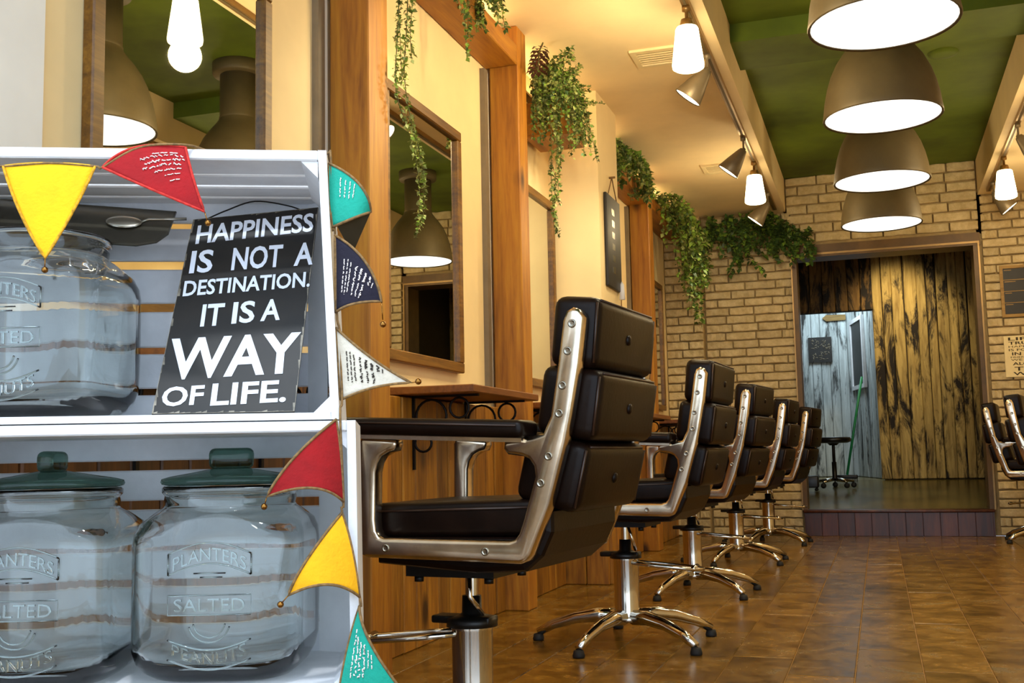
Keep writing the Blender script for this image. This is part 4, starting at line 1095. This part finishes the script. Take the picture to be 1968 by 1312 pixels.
pennant('bright yellow pennant before the open jar', [(-0.4164, -0.008, 0.3234), (-0.3049, -0.008, 0.3246), (-0.3623, -0.010, 0.2062), (-0.3632, -0.008, 0.328), (-0.3285, -0.012, 0.2673), (-0.3917, -0.012, 0.2603)], 'felt_yellow', 'cord_gold')
pennant('red pennant flipped up over the top edge of the upper crate', [(-0.296, -0.008, 0.3233), (-0.1935, -0.008, 0.3503), (-0.1681, -0.014, 0.2653), (-0.2542, -0.008, 0.3502), (-0.182, -0.016, 0.3078), (-0.2346, -0.016, 0.2938)], 'felt_red', 'cord_red', 'ink_white',
        [(0.12, 0.60, 0.9, 0.0007, 0.004), (0.16, 0.40, 0.95, 0.0007, 0.016), (0.22, 0.40, 0.95, 0.0008, 0.018), (0.28, 0.3, 0.9, 0.0008, 0.018), (0.35, 0.4, 0.86, 0.0007, 0.01), (0.42, 0.5, 0.8, 0.0006, 0.006), (0.5, 0.5, 0.72, 0.0007, 0.004)], bell=(0.3, -0.1, -1))
pt = pennant('teal pennant curling off the upper right crate edge', [(-0.0133, 0.010, 0.3366), (-0.0085, 0.010, 0.2511), (0.0413, 0.0, 0.2692), (-0.0134, 0.010, 0.293), (0.02, -0.012, 0.2586), (0.0269, -0.012, 0.3033)], 'felt_teal', 'cord', 'ink_white',
        [(0.18, 0.15, 0.5, 0.0007, 0.006), (0.26, 0.15, 0.5, 0.0007, 0.006), (0.34, 0.12, 0.5, 0.0007, 0.006), (0.42, 0.1, 0.45, 0.0007, 0.006)], bell=False)
tail = MB()
tp = [Vector((0.0413, 0.0, 0.2692)), Vector((-0.004, 0.002, 0.2536)), Vector((0.016, 0.045, 0.222))]
tail.add(tp + [p + Vector((0, 0.001, 0)) for p in tp], [(0, 1, 2), (3, 5, 4), (0, 2, 5, 3), (1, 4, 5, 2), (0, 3, 4, 1)])
obj('folded_tip', tail, M['tray'], pt)
pennant('navy pennant with white print at the crate side', [(-0.0061, 0.010, 0.2407), (-0.0051, 0.010, 0.1385), (0.0545, 0.0, 0.1512), (-0.0056, 0.010, 0.1887), (0.0191, -0.004, 0.1479), (0.0341, -0.004, 0.2024)], 'felt_navy', 'cord', 'ink_white', RN, bell=(0.1, -0.1, -2.0))
pennant('cream pennant with dark print pointing right', [(-0.0048, 0.010, 0.1187), (0.0009, 0.010, 0.025), (0.0917, 0.0, 0.0454), (-0.0023, 0.010, 0.0724), (0.0451, -0.004, 0.0399), (0.042, -0.004, 0.0769)], 'felt_cream', 'cord', 'ink_dark', [(b * 0.86, a0, a1, r, am) for b, a0, a1, r, am in RN], bell=(0.6, 0, 0.1))
pennant('plain red pennant before the lower right jar', [(-0.0036, -0.008, -0.0002), (0.0051, -0.008, -0.1043), (-0.0877, -0.03, -0.0949), (0.0021, -0.010, -0.0489), (-0.0321, -0.034, -0.0854), (-0.0543, -0.034, -0.0478)], 'felt_red', 'cord', bell=(-0.2, 0, -0.8))
pennant('amber yellow pennant over the lower right jar', [(0.0032, -0.008, -0.1172), (0.0246, -0.008, -0.2226), (-0.0617, -0.03, -0.2151), (0.0165, -0.012, -0.166), (-0.0134, -0.034, -0.203), (-0.0385, -0.034, -0.172)], 'felt_amber', 'cord', bell=(-0.6, 0, -0.7))
pennant('teal pennant at the bottom edge with white print', [(0.0239, -0.008, -0.2334), (-0.0021, -0.012, -0.3365), (0.0871, -0.02, -0.3505), (0.0096, -0.010, -0.2805), (0.0426, -0.03, -0.3454), (0.0399, -0.03, -0.2797)], 'felt_teal', 'cord', 'ink_white',
        [(0.14, 0.2, 0.8, 0.0008, 0.01), (0.2, 0.25, 0.75, 0.0009, 0.02), (0.27, 0.25, 0.75, 0.0009, 0.02), (0.34, 0.2, 0.7, 0.0009, 0.02), (0.42, 0.2, 0.5, 0.0007, 0.005), (0.48, 0.2, 0.45, 0.0007, 0.005)])
obj('cord', MB().tube(smooth_path([(-0.52, -0.006, 0.318), (-0.4164, -0.008, 0.3234), (-0.36, -0.008, 0.328), (-0.3049, -0.008, 0.3246), (-0.296, -0.008, 0.3233), (-0.25, -0.008, 0.350), (-0.1935, -0.007, 0.354), (-0.16, 0.03, 0.3545), (-0.08, 0.05, 0.3545), (-0.02, 0.03, 0.354), (-0.0108, 0.010, 0.345), (-0.0085, 0.010, 0.2511), (-0.0055, 0.010, 0.245),
                                  (-0.0035, 0.010, 0.1385), (0.0005, 0.010, 0.11), (0.003, 0.006, 0.025), (0.001, -0.008, 0.005), (0.0051, -0.008, -0.1043), (0.0032, -0.008, -0.1172), (0.0246, -0.008, -0.2226), (0.0239, -0.008, -0.2334)], 5), 0.0016, 6), M['cord'], bt)
